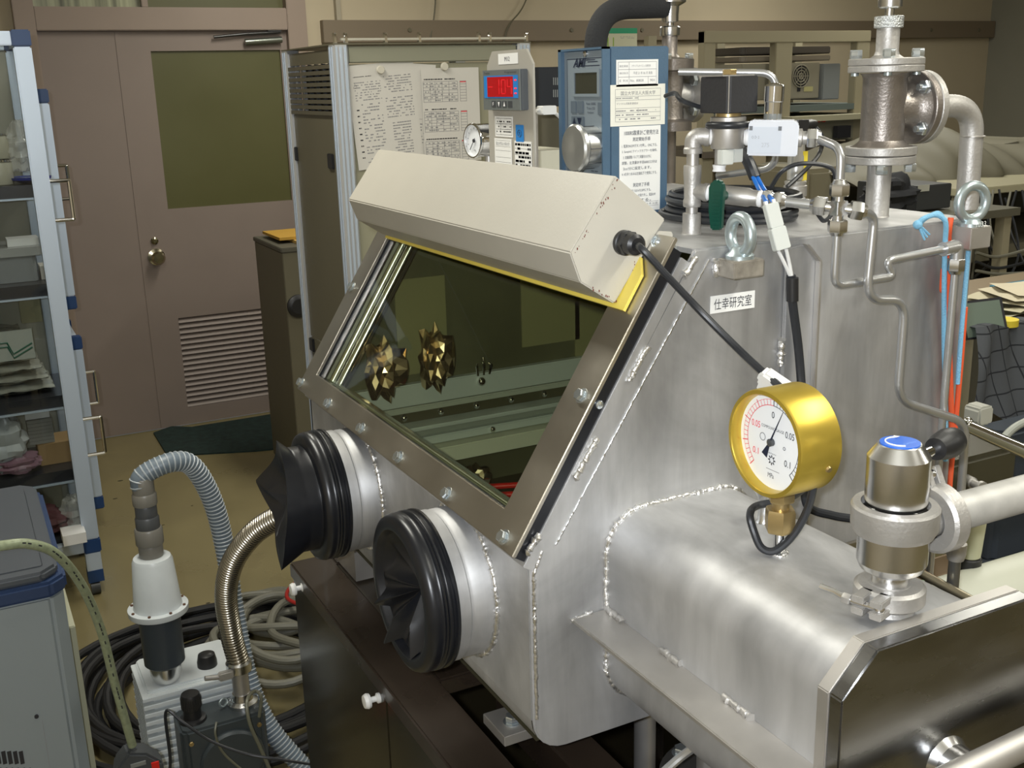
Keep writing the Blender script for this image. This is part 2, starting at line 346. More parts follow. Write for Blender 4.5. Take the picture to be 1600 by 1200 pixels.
MB().box((XW - .016, wl, wb), (XW - .010, wr, wt)).build('frosted_pane', OLIVEG, d, label='olive frosted glass pane')
MB().box((XW - .019, ll, lb), (XW - .017, lr, lt)).build('louvre_shade', mat('dark_gap', (.05, .035, .025), .8), d)
n = 17
for i in range(n):
    z = lb + (lt - lb) * (i + .5) / n; h = (lt - lb) / n
    MB().add([(XW - .014, ll, z + h * .40), (XW - .014, lr, z + h * .40), (XW + .006, lr, z - h * .42), (XW + .006, ll, z - h * .42), (XW - .014, ll, z + h * .32), (XW - .014, lr, z + h * .32), (XW + .003, lr, z - h * .46), (XW + .003, ll, z - h * .46)],
             [(0, 1, 2, 3), (4, 7, 6, 5), (3, 2, 6, 7), (0, 3, 7, 4), (1, 5, 6, 2), (0, 4, 5, 1)]).build('louvre_slat', DOORM, d, smooth=0)
MB().box((XW + .003, yM - .006, .006), (XW + .008, yM + .016, 1.985)).build('meeting_strip', DOORM, d)
ky, kz = yz(244, 401); k2 = yz(241, 376)
MB().lathe((XW + .005, ky, kz), (1, 0, 0), [(.042, 0), (.042, .006), (.024, .010), (.017, .03), (.032, .045), (.034, .06), (.024, .072), (.001, .073)]).build('door_knob', mat('knob_brass', (.5, .46, .33), .18, 1), d)
MB().lathe((XW + .005, *k2), (1, 0, 0), [(.018, 0), (.018, .008), (.010, .012), (.009, .02), (.001, .02)]).build('lock_cylinder', mat('knob_brass', (.5, .46, .33), .18, 1), d)
# frame + transom
f0 = P(470, 30, X=XW).y
tr2 = T('trim_2', None, None, (XW, 1.1, 2.0), kind='structure')
MB().box((XW - .02, yL - .09, 0), (XW + .05, yL, 2.6)).build('jamb', FRAMEM, tr2, bevel=.003)
MB().box((XW - .02, yR, 0), (XW + .05, yR + .10, 2.6)).build('jamb', FRAMEM, tr2, bevel=.003)
MB().box((XW - .02, yL, 1.985), (XW + .045, yR, 2.09)).build('head_rail', FRAMEM, tr2, bevel=.003)
MB().box((XW - .02, yL, 2.5), (XW + .045, yR, 2.6)).build('top_rail', FRAMEM, tr2, bevel=.003)
MB().box((XW - .02, yM + .13, 2.09), (XW + .02, yM + .16, 2.5)).build('mullion', FRAMEM, tr2, bevel=.003)
wn = T('window_1', None, None, (XW, 1.1, 2.1), kind='structure')
MB().box((XW - .02, yL, 2.09), (XW - .012, yM + .13, 2.5)).build('reeded_pane', mat('reeded_glass', (.30, .31, .20), .3, var=.75, scale=30, stretch=(1, 1, .02)), wn)
MB().box((XW - .02, yM + .16, 2.09), (XW - .012, yR, 2.5)).build('plain_pane', OLIVEG, wn)
# door closer
c0 = P(413, 58, X=XW + .03); cl = T('door_closer', 'dark grey tubular door closer at the top of the wide door leaf', 'door closer', c0)
MB().cyl(P(383, 66, X=XW + .03), P(440, 62, X=XW + .03), .016).build('closer_body', mat('closer_grey', (.25, .27, .24), .25, .8), cl)
MB().tube([P(334, 58, X=XW + .03), P(385, 53, X=XW + .03), P(438, 50, X=XW + .03)], .007).build('closer_arm', mat('closer_dark', (.06, .06, .06), .3, .6), cl)
MB().box((XW + .006, yz(415, 44)[0], yz(415, 50)[1]), (XW + .04, yz(436, 44)[0], yz(436, 41)[1])).build('mounting_bracket', BLACKP, cl)
# mat on floor
mp = [P(u, v, Z=.0) for u, v in ((240, 678), (268, 668), (300, 669), (400, 653), (640, 612), (660, 660), (560, 690), (400, 706), (262, 714))]
b = MB(); b.prism([(p.x, p.y) for p in mp], .0005, .008); solo('floor_mat', b, MATG, 'dark green doormat lying in front of the louvred door', 'mat')
# wall conduit and thin cables
p = P(530, 30, X=XW + .02); solo('wall_conduit', MB().box((XW - .018, p.y - .012, P(530, 72, X=XW).z), (XW + .02, p.y + .012, CEIL - .01)), mat('conduit_cream', (.36, .32, .24), .6), 'thin cream conduit running up the wall above the rack', 'conduit')
for pts, nm in (((P(682, -120, X=XW + .012), P(680, 5, X=XW + .012), P(672, 62, X=XW + .034)), 'left of the two thin cables hanging down the beige wall'), ((P(860, -120, X=XW + .012), P(822, 0, X=XW + .012), P(795, 40, X=XW + .034), P(785, 75, X=XW + .034)), 'slanting thin cable on the beige wall above the meter panel')):
    solo('wall_cable', MB().tube(spline(pts), .004, 6), mat('cable_olive', (.12, .11, .07), .6), nm, 'cable')
# calendar on rail
M = FX(P(971, 62, X=XW + .034)); ca = T('wall_calendar', 'small calendar with green head band on the wall rail behind the blue analyser', 'calendar', M.translation)
sheet(M, .22, .13, mat('calendar_page', (.5, .5, .36), .7), ca, 'page', t=.002); sheet(at(M, 0, .050, .001), .22, .03, mat('calendar_green', (.01, .25, .12), .6), ca, 'head_band')
text('11', at(M, -.075, -.012), .045, mat('calendar_digit', (.2, .35, .03), .6), ca, height=.05); greek(M, -.01, .09, .02, .005, 2, INKG, ca)
# ================================================================== LEFT CABINETS
def cabinet(name, label, xa, xb, ya, yb, zlist, shelves, handles, groups=None):
    c = T(name, label, 'cabinet', ((xa + xb) / 2, (ya + yb) / 2, zlist[0][0])); w_ = .052
    for z0, z1 in zlist:
        for x in (xa - .04, xb):
            for y in (ya, yb - w_):
                MB().box((x, y, z0 + .05), (x + .04, y + w_, z1 - .05)).build('post', ALUB, c, bevel=.004)
                for zz in (z0, z1 - .05): MB().box((x - .002, y - .002, zz), (x + .042, y + w_ + .002, zz + .05)).build('corner_joint', BLUEC, c, bevel=.004)
            for zz in (z0 + .004, z1 - .046): MB().box((x + .004, ya + w_, zz), (x + .036, yb - w_, zz + .042)).build('rail', ALUB, c, bevel=.003)
        for y in (ya + .01, yb - .04):
            for zz in (z0 + .006, z1 - .044): MB().box((xb + .04, y, zz), (xa - .04, y + .03, zz + .038)).build('rail', ALUB, c)
        MB().box((xa - .024, ya + w_, z0 + .046), (xa - .020, yb - w_, z1 - .046)).build('clear_side', CLEAR, c)
        MB().box((xb + .018, ya + w_, z0 + .046), (xb + .022, yb - w_, z1 - .046)).build('back_panel', mat('pale_back_panel', (.33, .33, .27), .5), c)
    for z in shelves:
        s_ = MB().box((xb + .045, ya + .02, z - .042), (xa - .045, yb - .02, z)).build('shelf', mat('dark_shelf_steel', (.035, .035, .04), .3, .3), c)
        MB().box((xa - .045, ya + .05, z - .046), (xa - .036, yb - .05, z - .040)).build('shelf_edge', ALUB, s_)
    hx = .058 if xa > -4 else .032
    for z0, z1, x in handles:
        MB().tube(fillet([(x, yb, z1), (x, yb + hx, z1), (x, yb + hx, z0), (x, yb, z0)], .004), .006, 8).build('handle', CHROME, c)
    return c
XA, YA = -3.77, .305
za = [zrow(XA, .26, v) for v in (290, 446, 622, 738)]
cabinet('storage_cabinet', 'nearer glazed aluminium storage cabinet crammed with bags and boxes', XA, XA - .42, -.32, YA, [(.16, 1.895)], za + [.225],
        [(zrow(XA - .02, .35, 708), zrow(XA - .02, .35, 652), XA - .02), (zrow(XA - .02, .35, 343), zrow(XA - .02, .35, 282), XA - .02)])
b = MB()
ca_ = [o for o in COL.objects if o.name == 'storage_cabinet'][0]
for y in (-.27, YA - .028):
    for x in (XA - .02, XA - .4): MB().box((x - .02, y - .025, .05), (x + .02, y + .025, .16)).build('foot_post', ALUB, ca_); MB().box((x - .021, y - .026, .05), (x + .021, y + .026, .095)).build('corner_joint', BLUEC, ca_); MB().lathe((x, y - .02, .025), (0, 1, 0), [(.025, 0), (.025, .03)], 16).build('caster', DKGREY, ca_)
XB = -4.36
cabinet('storage_cabinet', 'farther glazed cabinet of two stacked units beside the door', XB, XB - .40, -.28, .386, [(.10, zrow(XB, .36, 527)), (zrow(XB, .36, 484), zrow(XB, .36, 139))], [.5, 1.2, 1.45],
        [(zrow(XB - .02, .4, 630), zrow(XB - .02, .4, 581), XB - .02), (zrow(XB - .02, .4, 311), zrow(XB - .02, .4, 259), XB - .02)])
# contents of the nearer cabinet
def blob(o, r, name, m, label, cat, seed, sq=(1, 1, 1), group=None):
    random.seed(seed); ph = [random.uniform(0, 6) for _ in range(9)]
    def fn(a, c):
        th = a * 2 * PI; f_ = c * PI; d_ = V((math.sin(f_) * math.cos(th), math.sin(f_) * math.sin(th), math.cos(f_)))
        k = 1 + .16 * math.sin(5 * d_.x + ph[0]) * math.cos(6 * d_.y + ph[1]) + .13 * math.sin(11 * d_.z + ph[2] + 4 * d_.x) + .07 * abs(math.sin(17 * d_.y + ph[3] + 9 * d_.z))
        return V(o) + V((d_.x * sq[0], d_.y * sq[1], d_.z * sq[2])) * (r * k)
    b = MB().grid(37, 19, fn); zl = o[2] - r * sq[2]
    b.v = [V((p.x, p.y, max(p.z, zl))) for p in b.v]
    return solo(name, b, m, label, cat, group, smooth=25)
X1 = XA - .12
def shelfz(i): return ([za[0], za[1], za[2], za[3], .225][i]) + .001
for (u, lb_, dz_) in ((8, 'lower of the two stacked cream jars with wire clip on the top shelf', 0), (8, 'upper of the two stacked cream jars with wire clip on the top shelf', .082)):
    p = P(u, 285, X=X1); j = T('clip_jar', lb_, 'jar', (p.x, p.y - .01, shelfz(0) + dz_))
    MB().lathe(j['_o'], (0, 0, 1), [(.036, 0), (.038, .004), (.038, .066), (.034, .072)]).build('jar_body', mat('cream_ceramic', (.42, .40, .31), .35), j)
    MB().lathe(V(j['_o']) + V((0, 0, .0725)), (0, 0, 1), [(.039, 0), (.039, .006), (.03, .008)]).build('jar_lid', CHROME, j)
p = P(38, 283, X=X1); solo('dish', MB().lathe((p.x, p.y + .02, shelfz(0)), (0, 0, 1), [(.03, 0), (.062, .012), (.064, .02), (.06, .018)]), mat('navy_dish', (.01, .03, .25), .2), 'dark blue dish on the top shelf beside the jars', 'dish')
blob((X1, P(32, 240, X=X1).y, shelfz(0) + .115), .06, 'plastic_bag', BAGM, 'crumpled clear plastic bag beside the cream jars', 'bag', 3, (.7, .62, 1.3))
# flash-lit hanging metal strip
solo('metal_strip', MB().box((X1, P(26, 100, X=X1).y, zrow(X1, .25, 152)), (X1 + .004, P(30, 100, X=X1).y + .012, zrow(X1, .25, 75))), mat('dark_strip', (.05, .045, .04), .25, .6), 'narrow dark steel strip standing inside the cabinet behind the post', 'strip')
yy = lambda u, v, x=X1: P(u, v, X=x).y
solo('lidded_tub', MB().box((X1 - .2, -.22, shelfz(1)), (X1, yy(58, 420), shelfz(1) + .085), .01), CLEARBOX, 'grey see-through tub on the second shelf', 'tub')
solo('tub_lid', MB().box((X1 - .21, -.23, shelfz(1) + .086), (X1 + .01, yy(64, 390), shelfz(1) + .115), .012), mat('clear_lid', (.42, .43, .42), .15, alpha=.8), 'clear lid on the grey see-through tub', 'lid')
solo('carton', MB().box((X1 - .1, yy(10, 370), shelfz(1) + .1155), (X1 - .02, yy(60, 368), shelfz(1) + .14)), WHITEP, 'flat white carton lying on the tub lid', 'box')
solo('carton', MB().box((X1 - .1, yy(59, 420) + .008, shelfz(1)), (X1 - .01, yy(76, 420), shelfz(1) + .045)), PAPER, 'small white carton between the tub and the cabinet post', 'box')
# third shelf: stack of flat parcels in plastic
for i in range(6):
    z = shelfz(2) + i * .036
    def fn(a, c, z=z, i=i):
        x = X1 - .24 + a * .26; y = -.26 + c * (.50 - .015 * i) ; k = .017 * (1 - abs(2 * c - 1) ** 6) * (1 - abs(2 * a - 1) ** 8)
        return (x, y, z + .017 + k + .003 * math.sin(23 * a + 31 * c + i))
    b = MB().grid(12, 16, fn); b.grid(12, 16, lambda a, c, fn=fn, z=z: (fn(a, c)[0], fn(a, c)[1], 2 * (z + .017) - fn(a, c)[2] + .0))
    solo('flat_parcel', b, mat('parcel_wrap', (.33, .33, .28), .15, var=.3, scale=20, bump=1, bscale=50), 'clear-wrapped flat parcel, %s in the pile on the third shelf' % ('lowest,second from below,third from below,fourth from below,second from above,topmost'.split(',')[i]), 'parcel', 'wrapped parcels on the third shelf', smooth=40)
M = FX(P(22, 540, X=XA - .10)); kb = T('green_striped_packet', 'white packet with a green zigzag stripe standing on the third shelf', 'packet', M.translation)
sheet(M, .12, .10, mat('white_packet', (.38, .40, .36), .3), kb, 'packet_body', t=.01)
for dz_ in (0, .014): MB(M).tube([(-.055, .012 - dz_, .001), (-.02, .012 - dz_, .001), (-.005, -.028 - dz_, .001), (.055, .002 - dz_, .001)], .003, 6).build('stripe', mat('dark_green_print', (.004, .10, .06), .5), kb)
solo('carton', MB().box((X1 - .16, yy(36, 500), zrow(X1, .1, 520)), (X1 - .12, yy(70, 500), zrow(X1, .1, 455))), mat('yellowish_card', (.30, .29, .17), .6), 'upright yellowish card box at the back of the third shelf', 'box')
# fourth
blob((X1, yy(8, 690), shelfz(3) + .11), .075, 'plastic_bag', mat('milky_bag', (.40, .42, .42), .3, bump=.8, bscale=30), 'milky white plastic bag on the fourth shelf', 'bag', 8, (.8, .8, 1.4))
blob((X1 + .02, yy(30, 745), shelfz(3) + .034), .055, 'cloth_bundle', mat('mauve_film', (.24, .13, .17), .4, bump=.6, bscale=40), 'crumpled mauve film bundle on the fourth shelf', 'bundle', 9, (.8, 1.3, .6))
solo('cardboard_box', MB().box((X1 - .14, yy(62, 720), shelfz(3)), (X1 - .01, yy(117, 720), shelfz(3) + .075), .003), TAN, 'brown cardboard box on the fourth shelf', 'box')
for i in range(7): solo('clear_case', MB().box((X1 - .12, yy(48, 700), shelfz(3) + .0765 + i * .0125), (X1 - .02, yy(88, 700), shelfz(3) + .088 + i * .0125)), mat('clear_case_plastic', (.36, .36, .33), .12, alpha=.8), 'thin clear case stacked on the brown cardboard box', 'case', 'clear cases stacked on the cardboard box')
solo('label_box', MB().box((X1 - .11, yy(44, 680), shelfz(3) + .165), (X1 - .03, yy(82, 675), shelfz(3) + .187)), PAPERB, 'narrow white box lying on top of the clear cases', 'box')
# bottom
blob((X1 + .03, yy(58, 790), .225 + .05), .062, 'fabric_pouch', mat('dark_red_pouch', (.13, .045, .05), .7, bump=.5, bscale=60), 'dark red pouch on the bottom shelf', 'pouch', 12, (.7, 1.5, .8))
blob((X1 + .03, yy(112, 790), .225 + .06), .052, 'plastic_bag', BAGM, 'crumpled clear plastic bag on the bottom shelf beside the post', 'bag', 14, (.7, .8, 1.15))
for i in range(3): solo('white_carton', MB().box((X1 - .16, yy(6, 770) , .3 + i * .026), (X1 - .08, yy(38, 765), .324 + i * .026)), PAPERB, 'flat white carton in the small pile at the back of the bottom shelf', 'box', 'white cartons on the bottom shelf')
solo('pale_box', MB().box((X1 - .17, yy(46, 770), .226), (X1 - .1, yy(98, 760), .38)), mat('pale_olive_card', (.25, .24, .17), .6), 'pale box standing at the back of the bottom shelf', 'box')
solo('carton', MB().box((XA - .03, P(95, 830, X=XA).y, .228), (XA + .06, P(132, 830, X=XA).y, .265)), WHITEP, 'white carton with a yellow label on the cabinet base ledge', 'box')
# ================================================================== CHILLER
XC = -2.10
zc = P(50, 915, X=XC).z; yr = P(112, 1000, X=XC).y
ch = T('chiller_unit', 'light grey boxy appliance with dark lid and navy band at lower left', 'appliance', (XC - .28, -.2, 0))
MB(fr((0, 0, 0), (1, 0, 0), (0, 1, 0))).box((XC - .55, -.52, .03), (XC, yr, zc - .03), .025).build('housing', CHILL, ch, bevel=.006)
MB().box((XC - .56, -.53, zc - .03), (XC + .008, yr + .008, zc + .002), .03).build('band', CHILB, ch, bevel=.006)
MB().box((XC - .55, -.52, zc + .002), (XC, yr - .004, zc + .022), .03).build('lid', CHILLID, ch, bevel=.006)
MB().box((XC - .50, -.47, zc + .022), (XC - .03, yr - .03, zc + .024), .004).build('lid_inset', CHILLID, ch, bevel=.002)
M = FX((XC + .0005, 0, 0))
for r_ in range(3):
    for c_ in range(8):
        q = P(2 + c_ * 9 + r_ * 12, 1175 + r_ * 26, X=XC)
        MB().box((XC - .001, q.y - .11 + .07, q.z - .014), (XC + .0012, q.y - .11 + .0775, q.z + .014)).build('vent_slot', INK, ch)
q = P(57, 1119, X=XC); MB().cyl((XC, q.y, q.z), (XC + .003, q.y, q.z), .004).build('panel_screw', INK, ch)
lines(M, [(P(66, 1125, X=XC).y, P(66, 1125, X=XC).z, P(78, 1200, X=XC).y, P(78, 1200, X=XC).z - .1)], INKG, ch, t=.001, name='panel_joint')
MB().box((XC - .42, yr, .18), (XC - .10, yr + .015, zc - .15)).build('side_cover', mat('cream_side_cover', (.36, .36, .26), .5), ch, bevel=.002)
for y in (-.45, yr - .06):
    for x in (XC - .5, XC - .06): MB().cyl((x, y, 0), (x, y, .031), .02).build('foot', BLACKP, ch)
# braided hose
hp = [P(-60, 862, X=-1.86), P(0, 853, X=-1.87), P(45, 850, X=-1.9), P(88, 866, X=-1.94), P(128, 915, X=-2.0), P(158, 985, X=-2.05), P(180, 1070, X=-2.08), P(207, 1165, X=-2.1)]
ho = T('braided_hose', 'pale green braided hose arching over the grey appliance', 'hose', hp[-1])
MB().tube(spline(hp), .0088, 14).build('hose_wall', HOSEGR, ho)
sp = resample(spline(hp), .012); b = MB()
for i in range(8, len(sp) - 6):
    if i % 7 in (0, 1, 2, 4): t_ = (sp[i + 1] - sp[i]).normalized(); sd = t_.cross(CAM - sp[i]).normalized(); nn = sd.cross(t_); q = sp[i] + nn * .0089 - sd * .001; l_ = .004 if i % 5 else .006; b.add([q - t_ * l_ - sd * .0012, q + t_ * l_ - sd * .0012, q + t_ * l_ + sd * .0012, q - t_ * l_ + sd * .0012], [(0, 1, 2, 3)])
b.build('printed_marking', INK, ho, smooth=0)
# grey plug at hose end
q = P(205, 1185, X=-2.1); gr = T('hose_coupler', 'dark grey moulded coupler with a red tab at the bottom edge', 'coupler', q)
MB(FX(q)).prism([(-.05, -.10), (.055, -.10), (.06, -.02), (.03, .012), (-.005, .024), (-.03, .0)], -.03, .02).build('body', DKGREY, gr, bevel=.005)
MB(FX(q)).box((.035, -.06, .0205), (.05, -.01, .024)).build('red_tab', REDP, gr)
for i in range(2): MB(FX(q)).box((-.005, -.03 + i * .022, .0205), (.025, -.022 + i * .022, .024)).build('rib', MIDGREY, gr)
# ================================================================== PUMPS
XP, YP = -2.45, .305
def zp(v): return zrow(XP, YP, v)
K = ppm((XP, YP, .5))
mf = T('mist_filter', 'white flanged exhaust filter on a dark grey canister beside the hoses', 'filter', (XP, YP, zp(1052)))
def ax(parent, name, m, prof, x=XP, y=YP, seg=36, **k): return MB().lathe((x, y, 0), (0, 0, 1), prof, seg).build(name, m, parent, **k)
z1, z2 = zp(868), zp(946)
ax(mf, 'cone_cover', PUMPW, [(.056, z2), (.0545, z2 + .01), (.046, z1 - .012), (.042, z1 - .003), (.034, z1)])
ax(mf, 'flange', PUMPW, [(.068, zp(955)), (.069, zp(955) + .002), (.069, z2 - .001), (.067, z2)])
for i in range(8): a = i * PI / 4 + .3; MB().cyl((XP + .062 * math.cos(a), YP + .062 * math.sin(a), z2), (XP + .062 * math.cos(a), YP + .062 * math.sin(a), z2 + .003), .0035, seg=8).build('flange_screw', mat('rusty_screw', (.14, .07, .04), .6, .4), mf)
ax(mf, 'canister', mat('canister_slate', (.042, .052, .062), .4), [(.040, zp(1036)), (.047, zp(1032)), (.048, zp(955)), (.048, zp(955))])
ax(mf, 'clamp_ring', STEELP, [(.030, zp(1060)), (.036, zp(1050)), (.038, zp(1036) - .001)])
fs = [(746, 770, .0245), (770, 788, .0275), (788, 806, .0245), (806, 824, .027), (824, 849, .0315), (849, 868, .0275)]
st = T('pipe_fittings', 'stack of grey plastic pipe fittings on the white exhaust filter', 'pipe fitting', (XP, YP, z1))
for i, (a, b_, r) in enumerate(fs): ax(st, 'fitting_ring', PVCD if i in (2, 3) else PVCG, [(r * .97, zp(b_)), (r, zp(b_) + .003), (r, zp(a) - .004), (r * .93, zp(a))])
hp = [V((XP, YP, zp(770))), V((XP, YP, zp(745))), P(268, 722, X=XP), P(302, 730, X=XP - .02), P(333, 785, X=XP - .04), P(352, 860, X=XP - .05), P(366, 950, X=XP - .02), P(388, 1060, X=XP + .05), P(420, 1135, X=XP + .1), P(475, 1200, X=XP + .15), P(520, 1240, X=XP + .2)]
gh = T('corrugated_hose', 'pale grey ribbed plastic hose looping down from the fittings', 'hose', hp[-1])
sp = resample(spline(hp, 16), .0026)
MB().tube(sp, .022, 16, rf=lambda L: .0225).build('hose_wall', HOSEB, gh)
b = MB(); n_ = 0
for i in range(8, len(sp) - 1, 4): b.torus(sp[i], sp[i + 1] - sp[i], .0225, .0019, 18, 5)
tag(b.build('hose_rib', HOSEG, gh), kind='stuff')
# pump body
pb = T('vacuum_pump', 'white finned vacuum pump under the exhaust filter', 'pump', (XP - .03, YP + .06, 0)); zt_ = zp(1062)
MB().box((XP - .14, YP - .055, .03), (XP + .035, YP + .165, zt_), .01).build('pump_housing', PUMPW, pb, bevel=.005)
for i in range(11):
    z = zt_ - .018 - i * .021; MB().box((XP - .13, YP - .066, z), (XP + .050, YP + .172, z + .011)).build('fin', PUMPW, pb, bevel=.0015)
MB().box((XP - .12, YP - .05, 0), (XP + .03, YP + .16, .03)).build('base', BLACKP, pb)
MB().lathe((XP - .02, YP + .10, zt_), (0, 0, 1), [(.024, 0), (.024, .012), (.02, .03), (.012, .034)]).build('filler_cap', BLACKP, pb)
XM = -2.28
mo = T('pump_motor', 'dark slate pump motor box in front of the white pump', 'motor', (XM - .05, .4, 0)); zm = P(283, 1148, X=XM).z
ya_, yb_ = P(283, 1150, X=XM).y, P(418, 1130, X=XM).y
MB().box((XM - .11, ya_, .03), (XM, yb_, zm), .012).build('housing', PUMPD, mo, bevel=.006); MB().box((XM - .10, ya_ + .01, 0), (XM - .01, yb_ - .01, .03)).build('base', BLACKP, mo)
MB().lathe((XM, (ya_ + yb_) / 2 + .01, zm - .10), (1, 0, 0), [(.075, 0), (.075, .006), (.07, .012)]).build('round_cover', PUMPD, mo)
for dy in (.02, yb_ - ya_ - .02):
    for dz_ in (.03,): MB().hexn((XM, ya_ + dy, zm - dz_), (1, 0, 0), .006, .005).build('cover_bolt', BRASS, mo)
kx = P(302, 1128, X=XM - .05); MB().lathe((XM - .05, kx.y, zm), (0, 0, 1), [(.032, 0), (.03, .006), (.021, .008), (.020, .03), (.0225, .032), (.0225, .062), (.02, .068), (.001, .069)], 40).build('oil_cap', BLACKP, mo)
for i in range(28): a = i * PI / 14; c_, s_ = math.cos(a), math.sin(a); MB().box((XM - .05 + .022 * c_ - .0012, kx.y + .022 * s_ - .0012, zm + .034), (XM - .05 + .022 * c_ + .0012, kx.y + .022 * s_ + .0012, zm + .060)).build('grip_ridge', BLACKP, mo)
# vertical inlet pipe + steel bellows
XI = XM - .06; q = P(380, 1105, X=XI); YI = q.y
def zi(v): return zrow(XI, YI, v)
ip = T('inlet_pipe', 'dark grey inlet pipe with clamp rising from the motor box', 'pipe', (XI, YI, zm))
ax(ip, 'base_flange', STEELP, [(.036, zm), (.036, zm + .008), (.026, zm + .014), (.022, zm + .03)], XI, YI)
ax(ip, 'pipe', STEELD, [(.0195, zm + .014), (.0195, zi(1046))], XI, YI)
ax(ip, 'clamp_collar', STEELP, [(.026, zi(1048)), (.030, zi(1046)), (.030, zi(1034)), (.026, zi(1031))], XI, YI)
MB().box((XI + .02, YI - .055, zi(1046)), (XI + .035, YI - .02, zi(1034))).build('clamp_lug', STEELM, ip, bevel=.003)
MB().tube([(XI + .028, YI - .055, zi(1040)), (XI + .03, YI - .085, zi(1036))], .006).build('wing_screw', STEELM, ip)
for i in range(3): a = 2.1 * i; MB().hexn((XI + .029 * math.cos(a), YI + .029 * math.sin(a), zm + .008), (0, 0, 1), .006, .005).build('flange_bolt', ZINC, ip)
MB().torus((XI + .0, YI - .045, zm + .016), (1, .4, 0), .010, .0028, 18, 8).build('ring_eye', ZINCD, ip)
bp_ = [V((XI, YI, zi(1034))), P(361, 990, X=XI), P(353, 930, X=XI + .03), P(363, 880, X=XI + .08), P(392, 838, X=XI + .14), P(428, 812, X=XI + .2), P(480, 790, X=XI + .27), P(540, 800, X=XI + .33)]
sp = resample(spline(bp_, 16), .0013)
solo('steel_bellows_hose', MB().tube(sp, .025, 24, rf=lambda L: .0222 + .0036 * abs(math.sin(L / .0078 * PI))), BELL, 'shiny steel bellows hose curving up behind the left glove', 'hose', smooth=80)
# thin cables around pump
solo('thin_cable', MB().tube(spline([P(258, 1240, X=-2.2), P(266, 1190, X=-2.2), P(259, 1113, X=-2.2), P(285, 1128, X=-2.18), P(330, 1158, X=-2.16), P(385, 1178, X=-2.14), P(440, 1187, X=-2.12), P(560, 1205, X=-2.1)]), .0035, 8), CABLE, 'thin black cable draped over the motor box', 'cable')
solo('thin_cable', MB().tube(spline([P(338, 1128, X=-2.2), P(337, 1150, X=-2.19), P(352, 1180, X=-2.2), P(400, 1220, X=-2.2)]), .0026, 8), mat('olive_wire', (.14, .14, .10), .4), 'thin grey wire hanging from the ring eye at the inlet pipe', 'wire')
solo('thin_cable', MB().tube(spline([P(405, 1120, X=-2.24), P(408, 1090, X=-2.24), P(398, 1080, X=-2.25), P(386, 1095, X=-2.2), P(390, 1130, X=-2.18), P(405, 1165, X=-2.18), P(425, 1210, X=-2.18)]), .004, 8), mat('olive_wire', (.14, .14, .10), .4), 'grey looped wire beside the inlet pipe', 'wire')
# coils on floor
def coil(n, cx, cy, r, rr, m, label, seed, grp, z=0., ecc=.8, ang=.4, spread=.05, dz=.6):
    random.seed(seed)
    for i in range(n):
        R_ = r * random.uniform(.80, 1.08); ox, oy = random.uniform(-spread, spread), random.uniform(-spread, spread); ph = random.uniform(0, 6); zz = z + rr + random.uniform(0, 1) * rr * .6 + i * rr * dz
        pts = []
        for k in range(44):
            a = 2 * PI * k / 44; x = R_ * math.cos(a); y = R_ * ecc * math.sin(a); e = ang + (.1 if dz > .5 else .7) * math.sin(i * 2.3)
            pts.append((cx + ox + x * math.cos(e) - y * math.sin(e), cy + oy + x * math.sin(e) + y * math.cos(e), zz + rr * .8 * math.sin(3 * a + ph)))
        solo('coiled_cable', MB().tube(pts, rr, 10, closed=True), m, label, 'cable', grp)
GREYC = mat('grey_cable_jacket', (.17, .165, .13), .45)
coil(9, -2.90, .52, .43, .013, mat('matte_black_cable', (.007, .007, .008), .6), 'black cable loop lying in the coil on the floor behind the pump', 1, 'black cable loops on the floor', ecc=.95)
coil(9, -2.98, .74, .20, .0125, GREYC, 'thick grey cable loop in the pile beside the brown stand', 2, 'grey cable loops on the floor', z=.09, spread=.10, ecc=.72, dz=.45)
coil(1, -3.05, .83, .12, .006, mat('red_cable', (.4, .02, .015), .5), 'small red cable loop beside the grey cables', 5, None, z=.17)
# ================================================================== ALUMINIUM RACK
XR, YR0 = -3.0, 1.012; YR1 = P(830, 70, X=XR).y; XR1 = P(440, 90, Y=YR0).x; zr = P(520, 70, X=XR).z
rk = T('aluminium_rack', 'aluminium framed equipment rack with olive grey side panel', 'rack', ((XR + XR1) / 2, (YR0 + YR1) / 2, 0))
for x in (XR - .045, XR1):
    for y in (YR0, YR1 - .045):
        MB().box((x, y, 0), (x + .045, y + .045, zr), .006).build('post', ALU, rk)
        if x > -3.2:
            for k in range(3): MB().box((x + .045, y + .006 + k * .013, .02), (x + .0475, y + .012 + k * .013, zr - .005)).build('post_groove', ALUB, rk)
        for k in (0, 1): MB().box((x + .008 + k * .018, y - .002, .02), (x + .016 + k * .018, y, zr - .005)).build('post_groove', ALUB, rk)
zg0, zg1 = zrow(XR - .25, YR0, 180), zrow(XR - .25, YR0, 101)
MB().box((XR1 + .045, YR0 + .012, zg1), (XR - .045, YR0 + .018, zr - .01)).build('top_panel', GREYPN, rk)
MB().box((XR1 + .045, YR0 + .012, .9), (XR - .045, YR0 + .018, zg0)).build('side_panel', GREYPN, rk)
MB().box((XR1 + .045, YR0 + .012, .1), (XR - .045, YR0 + .018, .895)).build('side_panel', GREYPN, rk)
MB().box((XR1 + .03, YR0 + .05, zg0), (XR - .045, YR0 + .055, zg1)).build('grille_back', INK, rk)
for i in range(9):
    z = zg0 + (zg1 - zg0) * (i + .5) / 9; MB().box((XR1 + .045, YR0 + .004, z - .007), (XR - .045, YR0 + .012, z + .004)).build('grille_slat', mat('grille_olive', (.10, .09, .06), .4), rk)
for i in range(7): x = XR1 + .07 + i * .065; MB().box((x, YR0 + .02, zg0), (x + .012, YR0 + .03, zg1)).build('grille_bar', ALU if i < 2 else DKGREY, rk)
